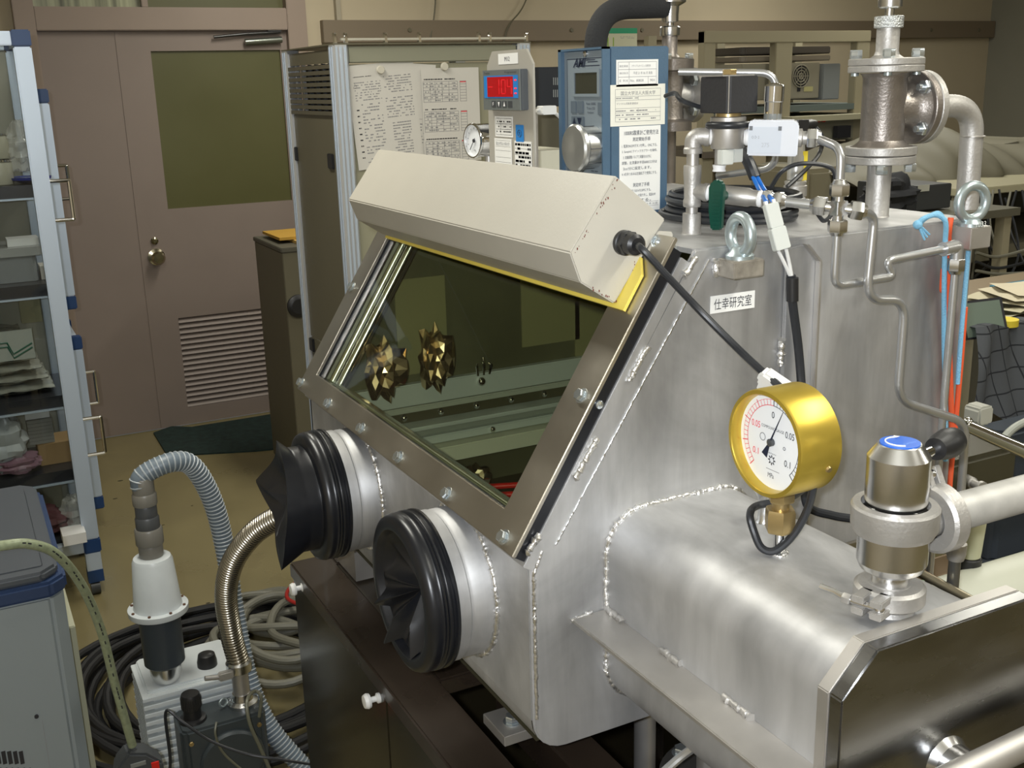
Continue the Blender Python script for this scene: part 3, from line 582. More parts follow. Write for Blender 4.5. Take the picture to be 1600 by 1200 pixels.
for u, v in ((463, 240), (519, 252), (489, 538)):
    q = P(u, v, Y=YR0 + .012); MB().box((q.x - .022, YR0 + .004, q.z - .022), (q.x + .022, YR0 + .012, q.z + .022)).build('panel_latch', BLACKP, rk, bevel=.002)
zf = P(700, 96, X=XR).z
MB().box((XR - .03, YR0 + .045, zf), (XR - .008, YR1 - .045, zr - .004)).build('front_head', mat('rack_head_grey', (.26, .26, .19), .5), rk, bevel=.003)
MB().box((XR - .035, YR0 + .045, .1), (XR - .018, YR1 - .045, zf - .003)).build('front_door', CREAMPN, rk, bevel=.002)
MB().box((XR1, YR0, zr), (XR, YR1, zr + .004)).build('top_plate', GREYPN, rk)
MB().box((XR - .025, YR0 + .03, zr + .012), (XR - .012, YR1 - .01, zr + .018)).build('top_rod', mat('light_rod', (.6, .58, .5), .3, .4), rk)
for u in (523, 540, 602, 655, 748, 765, 822): q = P(u, 60, X=XR - .018); MB().hexn((q.x, q.y, zr + .004), (0, 0, 1), .007, .028).build('top_bolt', CHROME, rk)
def paper(name, lab, uc, vc, w_, h, rot, xo, cols=None, seed=1):
    random.seed(seed); M = FX(P(uc, vc, X=XR + xo)) @ Matrix.Rotation(rot, 4, 'Z'); t_ = T(name, lab, 'paper', M.translation); sheet(M, w_, h, PAPER, t_, 'sheet'); return M, t_
xs_ = XR - .016
kk = ppm((XR, 1.3, 1.6))
M, pt = paper('printed_notice', 'white two-column printed notice under a round magnet on the rack', 603, 180, .205, .29, .07, -.014)
greek(M, -.085, -.03, .115, .11, 1, INK, pt, .9); greek(M, -.085, -.005, .10, .045, 8, INKG, pt, .6); greek(M, .005, .09, .11, .06, 7, INKG, pt, .6); greek(M, -.07, -.008, .04, -.13, 20, INKG, pt, .55); greek(M, .005, .09, .05, -.01, 8, INKG, pt, .6); greek(M, .018, .075, -.02, -.13, 14, INKG, pt, .75)
lines(M, [(-.088, .083, -.076, .083), (-.088, .083, -.082, .094), (-.076, .083, -.082, .094)], INK, pt); greek(M, -.086, -.078, .03, -.12, 9, INK, pt, 1, t=.0035)
M, pt = paper('printed_table', 'white sheet with three printed tables under a round magnet on the rack', 706, 180, .185, .27, .0, -.010)
for k in range(3):
    yb = .105 - k * .085
    greek(M, -.085, .015, yb + .003, yb - .006, 1, INK, pt, .9)
    lines(M, [(-.088, yb - .008 - j * .0082, .022, yb - .008 - j * .0082) for j in range(8)] + [(x, yb - .008, x, yb - .066) for x in (-.088, -.066, -.05, -.028, -.006, .022)] + [(.03, yb - .008 - j * .0082, .05, yb - .008 - j * .0082) for j in range(8)] + [(.03, yb - .008, .03, yb - .066), (.05, yb - .008, .05, yb - .066)], INKG, pt, t=.001)
    lines(M, [(.03, yb - .010, .05, yb - .010)], INKR, pt, t=.003); greek(M, -.087, .02, yb - .009, yb - .065, 7, INKG, pt, .45)
M, pt = paper('printed_sheet', 'tilted white sheet tucked behind the sheet of tables', 655, 175, .10, .27, -.07, -.0145)
greek(M, -.04, .04, -.03, -.10, 8, INKG, pt, .6); lines(M, [(-.035, y, .01, y) for y in (-.02, -.05, -.08, -.1)] + [(-.035, -.02, -.035, -.1)], INKG, pt, t=.001)
for u, v, lb_ in ((595, 109, 'round cream magnet holding the two-column notice'), (695, 104, 'round cream magnet holding the sheet of tables')):
    q = P(u, v, X=XR - .004); solo('round_magnet', MB().lathe(q - V((.004, 0, 0)), (1, 0, 0), [(.012, 0), (.012, .004), (.010, .007), (.001, .007)], 24), mat('cream_magnet', (.6, .57, .48), .4), lb_, 'magnet')
# cabinet behind rack, with folders
XO = -4.5; yo, zo = P(440, 388, X=XO).y, P(440, 388, X=XO).z
oc = T('steel_cabinet', 'olive grey steel cabinet between the rack and the door', 'cabinet', (XO - .2, yo + .3, 0))
MB().box((XO - .45, yo, 0), (XO, yo + .6, zo - .02)).build('cabinet_body', GREYPN, oc, bevel=.003); MB().box((XO - .455, yo - .005, zo - .02), (XO + .005, yo + .605, zo)).build('cabinet_top', mat('top_dark_olive', (.08, .075, .055), .5), oc, bevel=.003)
q = P(466, 478, X=XO); MB().lathe(q, (1, 0, 0), [(.05, 0), (.05, .01), (.035, .02), (.03, .02)], 24).build('dial', BLACKP, oc)
for i, (dy, c_, lb_) in enumerate(((.06, MANILA, 'lower tan folder lying on the olive cabinet'), (.0, mat('orange_folder', (.42, .24, .03), .7), 'upper orange folder lying on the olive cabinet'))):
    q = P(452, 410, X=XO - .05); solo('folder', MB().box((XO - .36 - i * .05, yo + .03 + dy, zo + .001 + i * .014), (XO - .03 - .1 * i, yo + .33, zo + .013 + i * .014)), c_, lb_, 'folder')
# ================================================================== BROWN STAND
ZS = .85; XS0, XS1, YS0 = -1.845, -.30, .470
bs = T('brown_stand', 'dark brown painted steel stand under the glovebox', 'stand', (-1.1, .9, 0))
xj = P(598, 1066, Y=YS0).x
MB().box((XS0, YS0, ZS - .03), (XS1, YS0 + .075, ZS), .0).build('front_rail', BROWN, bs, bevel=.003)
MB().box((XS0, YS0 + .075, ZS - .03), (XS0 + .05, 1.25, ZS)).build('left_rail', BROWN, bs, bevel=.003)
MB().box((XS0 + .05, YS0 + .075, ZS - .028), (XS0 + .42, 1.25, ZS - .004)).build('inset_panel', mat('panel_brown_grey', (.055, .045, .033), .35), bs, bevel=.002)
MB().box((XS0 + .42, YS0 + .075, ZS - .03), (XS0 + .52, 1.25, ZS - .001)).build('cross_rail', BROWN, bs, bevel=.003)
MB().box((-1.27, YS0 + .14, ZS - .06), (XS1, YS0 + .20, ZS - .004)).build('inner_rail', BROWN, bs, bevel=.003)
MB().box((XS0, 1.25, ZS - .05), (XS1, 1.31, ZS)).build('back_rail', BROWN, bs)
MB().box((XS0 + .006, YS0 + .004, .12), (xj - .004, YS0 + .010, ZS - .004)).build('front_panel', BROWNP, bs)
MB().box((xj + .004, YS0 + .004, .12), (XS1 - .01, YS0 + .010, ZS - .004)).build('front_panel', BROWNP, bs)
MB().box((XS0 + .004, YS0 + .03, .12), (XS0 + .010, 1.25, ZS - .03)).build('side_panel', BROWNP, bs)
MB().box((XS0, 1.29, .12), (XS1, 1.30, ZS - .03)).build('back_panel', BROWNP, bs)
MB().box((XS0, YS0 + .02, .12), (XS1, 1.28, .15)).build('bottom_panel', BROWNP, bs)
for x in (XS0, XS1 - .05):
    for y in (YS0 + .01, 1.25): MB().box((x, y, 0), (x + .05, y + .05, ZS - .03)).build('leg', BROWN, bs)
for u, v in ((461, 917), (579, 1090)):
    q = P(u + 14, v, Y=YS0 + .004); MB().lathe(q, (0, -1, 0), [(.008, 0), (.008, .004), (.0045, .006), (.0045, .014), (.011, .016), (.012, .020), (.010, .025), (.001, .026)], 20).build('panel_knob', WHITEP, bs, label='white plastic panel knob')
q = P(832, 1174, X=-1.0)
# ================================================================== GLOVEBOX
XS = -1.0; XLFT = -1.83; YF = .530; TOP = 1.51; A0 = V((0, .506, 1.186)); DS = V((0, .5376, .8432)); NS = V((0, -.8432, .5376))
WF = fr(A0, (1, 0, 0), DS)                       # window frame: x = world X, y = up the slope, z = outwards
gb = T('glovebox', 'stainless steel glovebox with slanted window and long side port', 'glovebox', (-1.4, .87, .92))
bk = A0 - NS * .035; ys0, zs0 = bk.y, bk.z; yt = ys0 + (TOP - zs0) * DS.y / DS.z
r_ = .045
prof = [(YF, .92 + r_)] + [(YF + r_ - r_ * math.cos(a), .92 + r_ - r_ * math.sin(a)) for a in [i * PI / 12 for i in range(1, 7)]] + [(.93, .92), (.93, 1.085), (1.215, 1.085), (1.215, TOP), (yt, TOP), (YF, zs0)]
def yzprism(pr, x0, x1, M=None): return MB(fr((x0, 0, 0), (0, 1, 0), (0, 0, 1))).prism(pr, 0, x1 - x0)
SP = yzprism(prof, XS - .006, XS).build('side_plate', STEEL, gb, bevel=.0022)
yzprism([p for p in prof if p not in ((.93, .92), (.93, 1.085), (1.215, 1.085))][:7] + [(1.215, .92), (1.215, TOP), (yt, TOP), (YF, zs0)], XLFT, XLFT + .006).build('far_side_plate', INNERG, gb)
b = MB()
b.box((XLFT, yt, TOP - .006), (XS - .006, 1.215, TOP)).box((XLFT, YF, .92 + r_), (XS - .006, YF + .006, zs0)).box((XLFT, YF + r_, .92), (XS - .006, .93, .926)).box((XLFT, .93, .92), (-1.25, 1.215, .926))
b.M = I4
b.grid(7, 2, lambda a, c: (XLFT if c < .5 else XS - .006, YF + r_ - r_ * math.cos(a * PI / 2), .92 + r_ - r_ * math.sin(a * PI / 2)))
b.build('body_shell', STEEL, gb)
MB().box((XLFT + .006, 1.205, 1.085), (XS - .006, 1.215, TOP - .006)).box((XLFT + .006, 1.205, .926), (-1.25, 1.215, 1.085)).build('back_wall', INNERG, gb)
MB().box((XLFT + .006, YF + .006, .935), (-1.257, 1.205, .94)).box((-1.257, YF + .006, .935), (XS - .006, .922, .94)).build('inner_floor', mat('inner_floor_dark', (.06, .055, .03), .5, .5), gb)
for y in (.735, 1.0): pass
# bright reinforcing plate near the label, and the rear seam
pl = [(P(1224, 430, X=XS).y, 1.10), (P(1224, 430, X=XS).y, 1.5), (P(1253, 387, X=XS).y, 1.503), (P(1273, 405, X=XS).y, P(1273, 405, X=XS).z), (P(1262, 700, X=XS).y - .002, 1.10)]
yzprism(pl, XS, XS + .006).build('reinforcing_plate', STEEL, gb, bevel=.002)
ye1, ze1 = pl[3]; yc1, zc1 = pl[2]; yb1 = pl[4][0]
yzprism([(yb1 - .0045, 1.10), (yb1, 1.10), (ye1, ze1), (yc1, zc1), (yc1 - .006, zc1 + .001), (ye1 - .0045, ze1 - .001)], XS + .006, XS + .014).build('plate_lip', STEELD, gb, bevel=.0008)
MB().box((-1.25, .93, 1.0791), (XS - .006, 1.205, 1.085)).box((-1.256, .93, .926), (-1.25, 1.205, 1.085)).box((-1.25, .924, .926), (XS - .006, .93, 1.085)).build('rear_step', STEELD, gb)
# window flange, gasket, frame, pane
OUT = (-1.825, -.002, -.998, .405); HOL = (-1.772, .041, -1.057, .365)
MB(WF).ring((XLFT, -.006, XS + .0015, .39), HOL, -.035, -.021).build('window_flange', STEEL, gb, bevel=.0008)
MB(WF).ring((OUT[0], 0, OUT[2] - .003, .395), HOL, -.0205, -.0065).build('gasket', RUBBER, gb)
MB(WF).ring((OUT[0], .0, OUT[2], .405), HOL, -.006, 0).build('window_frame', STEELF, gb, bevel=.0012)
MB(WF).box((HOL[0] - .01, HOL[1] - .01, -.0145), (HOL[2] + .01, HOL[3] + .01, -.0085)).build('window_pane', PANE, gb, smooth=0)
MB(WF).ring((HOL[0], HOL[1], HOL[2], HOL[3]), (HOL[0] + .004, HOL[1] + .004, HOL[2] - .004, HOL[3] - .004), -.06, -.0355).build('inner_lip', STEELP, gb)
def bolt(parent, o, d, r=.0072, name='bolt', m=ZINC, h=.006, rot=0):
    b_ = MB().lathe(o, d, [(r * 1.25, 0), (r * 1.3, .0012), (r * 1.0, .0016)], 20).hexn(o, d, r, h, .0016); return b_.build(name, m, parent)
for x in (-1.824, -1.664, -1.506, -1.352, -1.188, -1.029): bolt(gb, WF @ V((x + (.008 if x < -1.8 else 0), .013, 0)), NS)
for x, s_ in ((-1.019, .198), (-1.809, .205)): bolt(gb, WF @ V((x, s_, 0)), NS)
for s_ in (.012, .200, .375): MB().cyl(WF @ V((-1.012, s_, -.006)), WF @ V((-1.0125, s_, -.021)), .003).build('bolt_shank', ZINC, gb) if False else None
q = WF @ V((-1.0, .198, -.013)); MB().lathe(q - V((.004, 0, 0)), (1, 0, 0), [(.005, 0), (.005, .006), (.003, .007)], 12).build('gasket_stud', ZINC, gb)
# welds
def weld(pts, r=.0035, seg=8, step=.0022, name='weld_bead', parent=gb, m=STEELW, seed=0):
    random.seed(seed + len(pts)); sp = resample([V(p) for p in pts], step); sp = [p + V([random.uniform(-1, 1) * r * .22 for _ in range(3)]) for p in sp]
    rs = [r * random.uniform(.75, 1.2) for _ in range(len(sp) + 2)]
    return MB().tube(sp, r, seg, rf=lambda L: rs[min(len(rs) - 1, int(round(L / step)))] * (1 + .15 * math.sin(L / .0045 * 2 * PI))).build(name, m, parent, smooth=60)
for (u0, v0, u1, v1) in ((838, 835, 815, 868), (928, 685, 890, 750), (1006, 542, 975, 598), (1082, 402, 1060, 436)): weld(fillet([P(u0 + 5, v0, X=XS + .0025), P(u1 + 7, v1 - 2, X=XS + .0025)], .01) , .0042, seed=u0)
weld([V((XS + .001, YF + .004, .97)), V((XS + .001, YF + .004, zs0 - .01)), V((XS + .001, ys0 + .010, zs0 + .018))], .0022, seed=3)
weld([V((XS + .0005, ys0 + .028, zs0 + .02)), V((XS + .0005, yt + .02, TOP - .012))], .0015, m=STEELP, seed=5)
weld([P(1222, 530, X=XS + .004), P(1219, 572, X=XS + .004)], .0045, seed=8)
# slanted upstand beside the welds (edge line)
# antechamber (rounded square duct)
AY0, AY1, AZ0, AZ1, AR = .632, .848, .962, 1.210, .052; XFL = -.640
def rrect(y0_, y1_, z0_, z1_, r, n=8):
    out = []
    for cx_, cz_, a0 in ((y1_ - r, z1_ - r, 0), (y0_ + r, z1_ - r, PI / 2), (y0_ + r, z0_ + r, PI), (y1_ - r, z0_ + r, 1.5 * PI)):
        out += [(cx_ + r * math.cos(a0 + i * PI / 2 / n), cz_ + r * math.sin(a0 + i * PI / 2 / n)) for i in range(n + 1)]
    return out
yzprism(rrect(AY0, AY1, AZ0, AZ1, AR), XS, XFL).build('side_port_duct', STEEL, gb, smooth=50)
wp = rrect(AY0 - .001, AY1 + .001, AZ0 - .001, AZ1 + .001, AR + .001)
weld([V((XS + .002, y, z)) for y, z in wp + wp[:1]], .0036, seed=11)
# ledge rail
zl = P(893, 966, X=XS).z; yl = P(893, 966, X=XS).y
MB().box((XS, yl, zl - .006), (XFL, AY0 + .001, zl)).build('side_ledge', STEELD, gb, bevel=.0012)
for (u0, v0, u1, v1) in ((955, 953, 980, 972), (1036, 1016, 1068, 1041), (1133, 1090, 1180, 1126)): a, c = P(u0, v0, Z=zl), P(u1, v1, Z=zl); weld([V((a.x, AY0 - .002, zl + .002)), V((c.x, AY0 - .002, zl + .002))], .0042, m=STEELM, seed=u0)
weld([V((XS + .001, yl - .001, zl - .003)), V((XS + .001, yl + .028, zl + .002))], .003, seed=2)
# flange + door plate
def octa(y0_, y1_, z0_, z1_, c): return [(y0_ + c, z0_), (y1_ - c, z0_), (y1_, z0_ + c), (y1_, z1_ - c), (y1_ - c, z1_), (y0_ + c, z1_), (y0_, z1_ - c), (y0_, z0_ + c)]
yzprism(octa(.626, .905, .93, 1.214, .039), XFL, XFL + .0145).build('port_flange', STEELD, gb, bevel=.001)
pd = T('port_door', 'heavy square steel door plate closing the side port', 'door', (XFL + .02, .76, .93))
yzprism(octa(.626, .905, .93, 1.214, .039), XFL + .015, XFL + .031).build('door_plate', DOORST, pd, bevel=.0016)
XD = XFL + .031; q = P(1478, 1190, X=XD)
MB().lathe(q, (1, 0, 0), [(.027, 0), (.025, .003), (.022, .007), (.022, .024)], 40).build('door_boss', STEELP, pd)
a, c = P(1440, 1240, X=XD + .035), P(1650, 1138, X=XD + .035)
MB().cyl(a + (a - c) * .2, c + (c - a) * .3, .014).build('clamp_bar', STEELD, pd)
# underside equipment: foot bracket, flange below
ft = MB().box((-1.190, YF + .022, ZS + .001), (-1.125, YF + .095, ZS + .016)).build('foot_plate', STEELD, gb, bevel=.001)
MB().box((-1.188, YF + .072, ZS + .016), (-1.130, YF + .078, .96)).build('foot_web', STEELD, gb)
q = P(795, 1117, Z=ZS + .016); bolt(gb, V((-1.152, YF + .048, ZS + .016)), (0, 0, 1), .010, h=.009)
for x in (-1.8, ): MB().box((x, YF + .02, ZS + .001), (x + .1, YF + .10, .922)).build('foot_block', STEELD, gb)
q = P(1010, 1165, X=-.95); fl = T('bottom_flange', 'dark round bolted flange under the side port', 'flange', (-.9, .74, .86))
MB().lathe((-.90, .745, .865), (0, 0, 1), [(.085, 0), (.085, .014)], 40).build('flange_disc', mat('dark_flange', (.10, .095, .09), .4, .7), fl); MB().lathe((-.90, .745, .60), (0, 0, 1), [(.05, 0), (.05, .265)], 32).build('flange_pipe', mat('dark_flange', (.10, .095, .09), .4, .7), fl)
MB().cyl((-.90, .745, .879), (-.90, .745, AZ0 - .001), .04).build('neck', STEELD, fl)
for i in range(6): a = i * PI / 3 + .35; bolt(fl, V((-.90 + .07 * math.cos(a), .745 + .07 * math.sin(a), .879)), (0, 0, 1), .009, 'flange_bolt', h=.008)
solo('drain_tube', MB().tube(fillet([P(1000, 1240, X=-.86), P(1075, 1172, X=-.86), P(1120, 1150, X=-.82)], .03), .005, 10), TUBE, 'thin steel tube below the side ledge', 'tube')
solo('support_pipe', MB().cyl((-1.16, .80, .151), (-1.16, .80, .919), .016), STEELD, 'dull steel pipe standing under the glovebox', 'pipe')
# interior
ir = T('inner_rails', 'grey horizontal rails across the far end wall inside the glovebox', 'rail', (-1.81, .85, 1.0))
wx = XLFT + .0062
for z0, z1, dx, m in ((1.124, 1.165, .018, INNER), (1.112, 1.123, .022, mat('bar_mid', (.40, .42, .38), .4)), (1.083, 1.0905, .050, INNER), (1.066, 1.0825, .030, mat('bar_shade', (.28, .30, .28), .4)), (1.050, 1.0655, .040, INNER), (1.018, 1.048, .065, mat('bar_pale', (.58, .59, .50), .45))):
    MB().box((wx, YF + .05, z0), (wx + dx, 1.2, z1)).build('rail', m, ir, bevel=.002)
MB().box((wx, YF + .05, 1.091), (wx + .012, 1.2, 1.1115)).build('dark_plate', mat('dark_olive_plate', (.07, .065, .04), .4), ir)
for y in (.70, .775, .85, .925, 1.0, 1.075): MB().ball((wx + .015, y, 1.102), .0065).build('rail_bolt', CHROME, ir)
for y in (.87, ): MB().ball((wx + .042, y, 1.058), .006).build('rail_bolt', CHROME, ir); MB().ball((wx + .020, .86, 1.150), .009).build('rail_bolt', CHROME, ir)
cl3 = T('toggle_clamp', 'small chrome toggle clamp on the upper rail inside the glovebox', 'clamp', (wx + .03, .86, 1.165))
for dy in (-.012, .0, .012): MB().tube([(wx + .03, .86 + dy, 1.166), (wx + .034, .86 + dy * 1.3, 1.185), (wx + .03, .86 + dy, 1.20 - abs(dy))], .0025, 8).build('clamp_arm', CHROME, cl3)
for k in range(2):
    a3, c3 = P(742, 762 + 14 * k, Z=.953), P(835, 756 + 14 * k, Z=.953); solo('red_rod', MB().cyl(a3, c3, .0058), REDP, '%s of the two red rods inside the glovebox' % ('farther', 'nearer')[k], 'rod')
for k, (y, z) in enumerate(((.70, 1.28), (.96, 1.30), (1.08, 1.22))): MB().box((wx, y, z - .10), (wx + .003, y + .10 + .03 * k, z + .08)).build('wall_patch', mat('olive_wall_patch', (.24, .23, .12), .45), ir)
for xx, zz2 in ((-1.765, -.030), (-1.752, -.040)): MB(WF).cyl((xx, .03, zz2), (xx, .372, zz2), .0072).build('inner_edge_strip', STEELP, gb)  # polished rods added to catch the flash as bright lines down the left edge
MB(WF).cyl((-1.772, HOL[1] - .002, -.024), (-1.05, HOL[1] - .002, -.024), .004).build('inner_edge_strip', mat('dark_edge', (.08, .085, .06), .4, .3), gb)
def crumple(o, r, seed, label, m=FOIL, sq=(1, 1, 1)):
    random.seed(seed); bm = bmesh.new(); bmesh.ops.create_icosphere(bm, subdivisions=3, radius=r); b = MB()
    for v in bm.verts: v.co *= random.uniform(.88, 1.06) * (1 + .22 * math.sin(v.co.y / r * 9) + .10 * math.sin(v.co.z / r * 4 + v.co.x / r * 5))
    vs = [V(o) + V((v.co.x * sq[0], v.co.y * sq[1], v.co.z * sq[2])) for v in bm.verts]; b.add(vs, [[v.index for v in f.verts] for f in bm.faces]); bm.free()
    return solo('crumpled_foil', b, m, label, 'foil', smooth=0)  # real foil on the floor, and the warm reflections above the upper rail
q = P(728, 738, Z=.965); crumple((-1.775, .825, .968), .027, 2, 'small crumpled foil by the front corner inside the window')
q = P(755, 752, Z=.965); crumple((-1.74, .80, .960), .018, 7, 'smaller crumpled foil beside the red rods inside the window')
crumple((-1.755, .645, 1.215), .05, 3, 'left warm reflection inside the glovebox, shaped as a crumpled foil bundle', mat('warm_reflection', (.85, .66, .42), .25, 1), (.5, .75, 1.0))  # warm reflections on the inner wall, built as foil-coloured lumps
crumple((-1.755, .745, 1.222), .056, 5, 'right warm reflection inside the glovebox, shaped as a crumpled foil bundle', mat('warm_reflection', (.85, .66, .42), .25, 1), (.5, .55, 1.0))
# glove ports
def gport(xc, zc, lab, kind, ring_lab):
    c0 = V((xc, YF, zc)); pr = MB().lathe(c0, (0, -1, 0), [(.101, 0), (.0975, .003), (.0975, .028), (.0965, .030), (.0965, .034), (.0985, .036), (.0985, .052), (.094, .056)], 64).build('port_ring', STEEL, gb)
    weld([c0 + V((.100 * math.cos(a), -.002, .100 * math.sin(a))) for a in [i * PI / 30 for i in range(61)]], .0034, seed=int(xc * -100))
    g = T('rubber_glove_cuff', lab, 'glove', c0 + V((0, -.05, -.1)))
    pr = [(.0985, .050), (.103, .053), (.1035, .058), (.101, .060), (.1015, .066), (.1035, .068), (.1035, .071), (.1012, .073), (.1035, .076), (.1012, .079), (.103, .082), (.1015, .086), (.103, .091), (.102, .098), (.100, .104), (.094, .108), (.086, .1085)]
    pr = [(a_, .05 + (h_ - .05) * .72) for a_, h_ in pr]
    MB().lathe(c0, (0, -1, 0), pr, 72, cap=False).build('cuff', RUBBER, g, smooth=60)
    if kind == 'far': cs = [(15, .084, .145), (55, .086, .136), (94, .100, .130), (175, .096, .148), (312, .108, .160), (340, .090, .154)]; mid = (.083, .112); hc2 = .095
    else: cs = [(15, .064, .086), (60, .070, .086), (140, .071, .088), (185, .076, .096), (211, .082, .116), (229, .060, .092), (247, .092, .119), (268, .062, .092), (292, .084, .106), (330, .064, .086)]; mid = (.078, .082); hc2 = .058; cs = [(a_, r_2, h_ - .012) for a_, r_2, h_ in cs]
    def poly(th):
        dg = math.degrees(th) % 360
        for i in range(len(cs)):
            a0, r0, h0 = cs[i]; a1, r1, h1 = cs[(i + 1) % len(cs)]; span = (a1 - a0) % 360; off = (dg - a0) % 360
            if off <= span:
                p0 = V((r0, 0)); p1 = V((r1 * math.cos(math.radians(span)), r1 * math.sin(math.radians(span)))); c_, s_ = math.cos(math.radians(off)), math.sin(math.radians(off))
                e = p1 - p0; den = c_ * e.y - s_ * e.x; rr = (p0.x * e.y - p0.y * e.x) / den if abs(den) > 1e-6 else r0
                k = off / span
                if r0 > .083 and r1 > .083 and span < 60: return r0 + (r1 - r0) * k, h0 + (h1 - h0) * k
                return max(.028, rr), h0 + (h1 - h0) * k - .012 * math.sin(PI * k)
        return r0, h0
    def fn(a, t):
        th = a * 2 * PI; re_, he = poly(th); q = max(0, min(1, (re_ - .03) / .07))
        ks = [(0, .087, .0921), (.15, .083, .0915), (.3, mid[0], mid[1]), (.48, (mid[0] + re_) / 2 , (mid[1] + he) / 2), (.66, re_, he), (.8, re_ * .5, he - .006 - .012 * (1 - q)), (1, .0001, hc2)]
        for (t0, r0, h0), (t1, r1, h1) in zip(ks, ks[1:]):
            if t <= t1 + 1e-6: k = (t - t0) / (t1 - t0); r, h = r0 + (r1 - r0) * k, h0 + (h1 - h0) * k; break
        return c0 + V((r * math.cos(th), -h, r * math.sin(th)))
    MB().grid(181, 51, fn).build('glove_sleeve', RUBBER, g, smooth=38)
    return g
gport(-1.185, 1.077, 'right black rubber glove cuff, folded inwards in star creases', 'near', '')
gport(-1.575, 1.077, 'left black rubber glove cuff, its sleeve pinched outwards', 'far', '')
# name label on the plate
M = fr(P(1145, 472, X=XS + .0012), V((0, 1, 0)), V((0, 0, 1))); ml = T('name_label', 'white label reading 仕幸研究室 on the glovebox side', 'label', M.translation)
sheet(M, .066, .021, PAPERB, ml, 't'.replace('t', 'label_strip')); text('仕幸研究室', M, .056, INK, ml, height=.0135)
# yellow acrylic strip under hood
b = MB(WF); b.prism([(-1.765, .306), (-1.016, .306), (-1.016, .352), (-1.034, .372), (-1.765, .372)], .0015, .0055); solo('yellow_acrylic_strip', b, YEL, 'bright yellow acrylic strip on the window under the lamp hood', 'strip')
# lamp hood
XH0, XH1 = -1.775, -1.035
hpoly = [(.668, 1.597), (.608, 1.516), (.621, 1.481), (.667, 1.451), (.729, 1.533), (.737, 1.5425)]
hd = T('lamp_hood', 'cream grey metal lamp hood over the top of the slanted window', 'lamp hood', (-1.4, .67, 1.45))
hb = yzprism(hpoly, XH0, XH1).build('hood_shell', HOOD, hd, bevel=.0016)
random.seed(3); b = MB()
for k in range(34):
    t_ = random.random(); (ya, za_), (yb, zb_) = hpoly[1], hpoly[0]; 
    if k % 4 == 0: (ya, za_), (yb, zb_) = hpoly[2], hpoly[3]
    y, z = ya + (yb - ya) * t_ + .004 * random.random() + .003, za_ + (zb_ - za_) * t_ - .004 * random.random(); s_ = random.uniform(.0004, .0013); b.box((XH1, y, z), (XH1 + .0004, y + s_, z + s_ * 2))
for i in range(12): t_ = i / 11; q = P(1162 / 1 - 176 + 0, 0, X=XH1) if False else None
for i in range(9): p0 = P(983 + (9 - i) * .9 + (i % 3), 410 + i * 4.5, X=XH1); s_ = random.uniform(.0004, .001); b.box((XH1, p0.y, p0.z), (XH1 + .0004, p0.y + s_, p0.z + s_ * 2.2))
b.build('rust_speck', RUST, hd, smooth=0)['kind'] = 'stuff'
gc = P(974, 379, X=XH1)
gl = MB().lathe(gc, (1, -.02, .02), [(.0145, 0), (.0145, .006), (.013, .007)], 28).hexn(gc, (1, -.02, .02), .0145, .009, .007).lathe(gc, (1, -.02, .02), [(.0125, .016), (.012, .027), (.008, .030)], 28).build('cable_gland', BLACKP, hd)
tb = [P(1030, 361, X=XH1 + .004), P(1050, 362, X=XH1 + .004), P(1052, 368, X=XH1 + .004), P(1036, 399, X=XH1 + .004), P(1028, 403, X=XH1 + .004), P(1012, 392, X=XH1 + .004)]
MB(fr((XH1 + .001, 0, 0), (0, 1, 0), (0, 0, 1))).prism([(p.y, p.z) for p in tb], 0, .003).build('mounting_tab', HOOD, hd, bevel=.0006)
q = P(1026, 378, X=XH1 + .004); MB().lathe(q, (1, 0, 0), [(.0085, 0), (.0085, .0012), (.007, .0014)], 24).hexn(q, (1, 0, 0), .007, .006, .0014).cyl(q + V((.006, 0, 0)), q + V((.010, 0, 0)), .0038).build('tab_bolt', ZINC, hd)
q = P(1045, 388, X=XH1 + .006); MB().cyl(q, q + V((.01, 0, 0)), .005).build('tab_pin', ZINC, hd)
# hood power cable
hc = [gc + V((.028, 0, 0)), P(1003, 389, X=-.985), P(1030, 418, X=-.975), P(1062, 452, X=-.968), P(1100, 492, X=-.955), P(1150, 542, X=-.92), P(1185, 575, X=-.88), P(1205, 592, X=-.86), P(1225, 612, X=-.83), P(1255, 650, X=-.79), P(1273, 700, X=-.775), P(1272, 750, X=-.775), P(1262, 795, X=-.79), P(1240, 835, X=-.80), P(1212, 860, X=-.81), P(1190, 856, X=-.82), P(1177, 828, X=-.83), P(1172, 803, X=-.84), P(1184, 790, X=-.86), P(1230, 780, X=-.86), P(1262, 760, X=-.93)]
solo('power_cable', MB().tube(spline(hc), .0042, 10), CABLE, 'black power cable from the lamp hood, looping under the gold gauge', 'cable')
q0, q1 = P(1197, 590, X=-.868), P(1232, 614, X=-.845); M = fr((q0 + q1) / 2, q1 - q0, (0, -.4, 1)); cc = T('cable_clip', 'white plastic clip holding the cable above the gold gauge', 'clip', q0)
MB(M).box((-.022, -.011, -.008), (.018, .011, .008), .005).build('clip_body', WHITEP, cc, bevel=.003); q = P(1203, 610, X=-.862)
MB(M).box((-.019, -.020, -.004), (-.009, -.011, .004)).build('clip_foot', WHITEP, cc, bevel=.001)
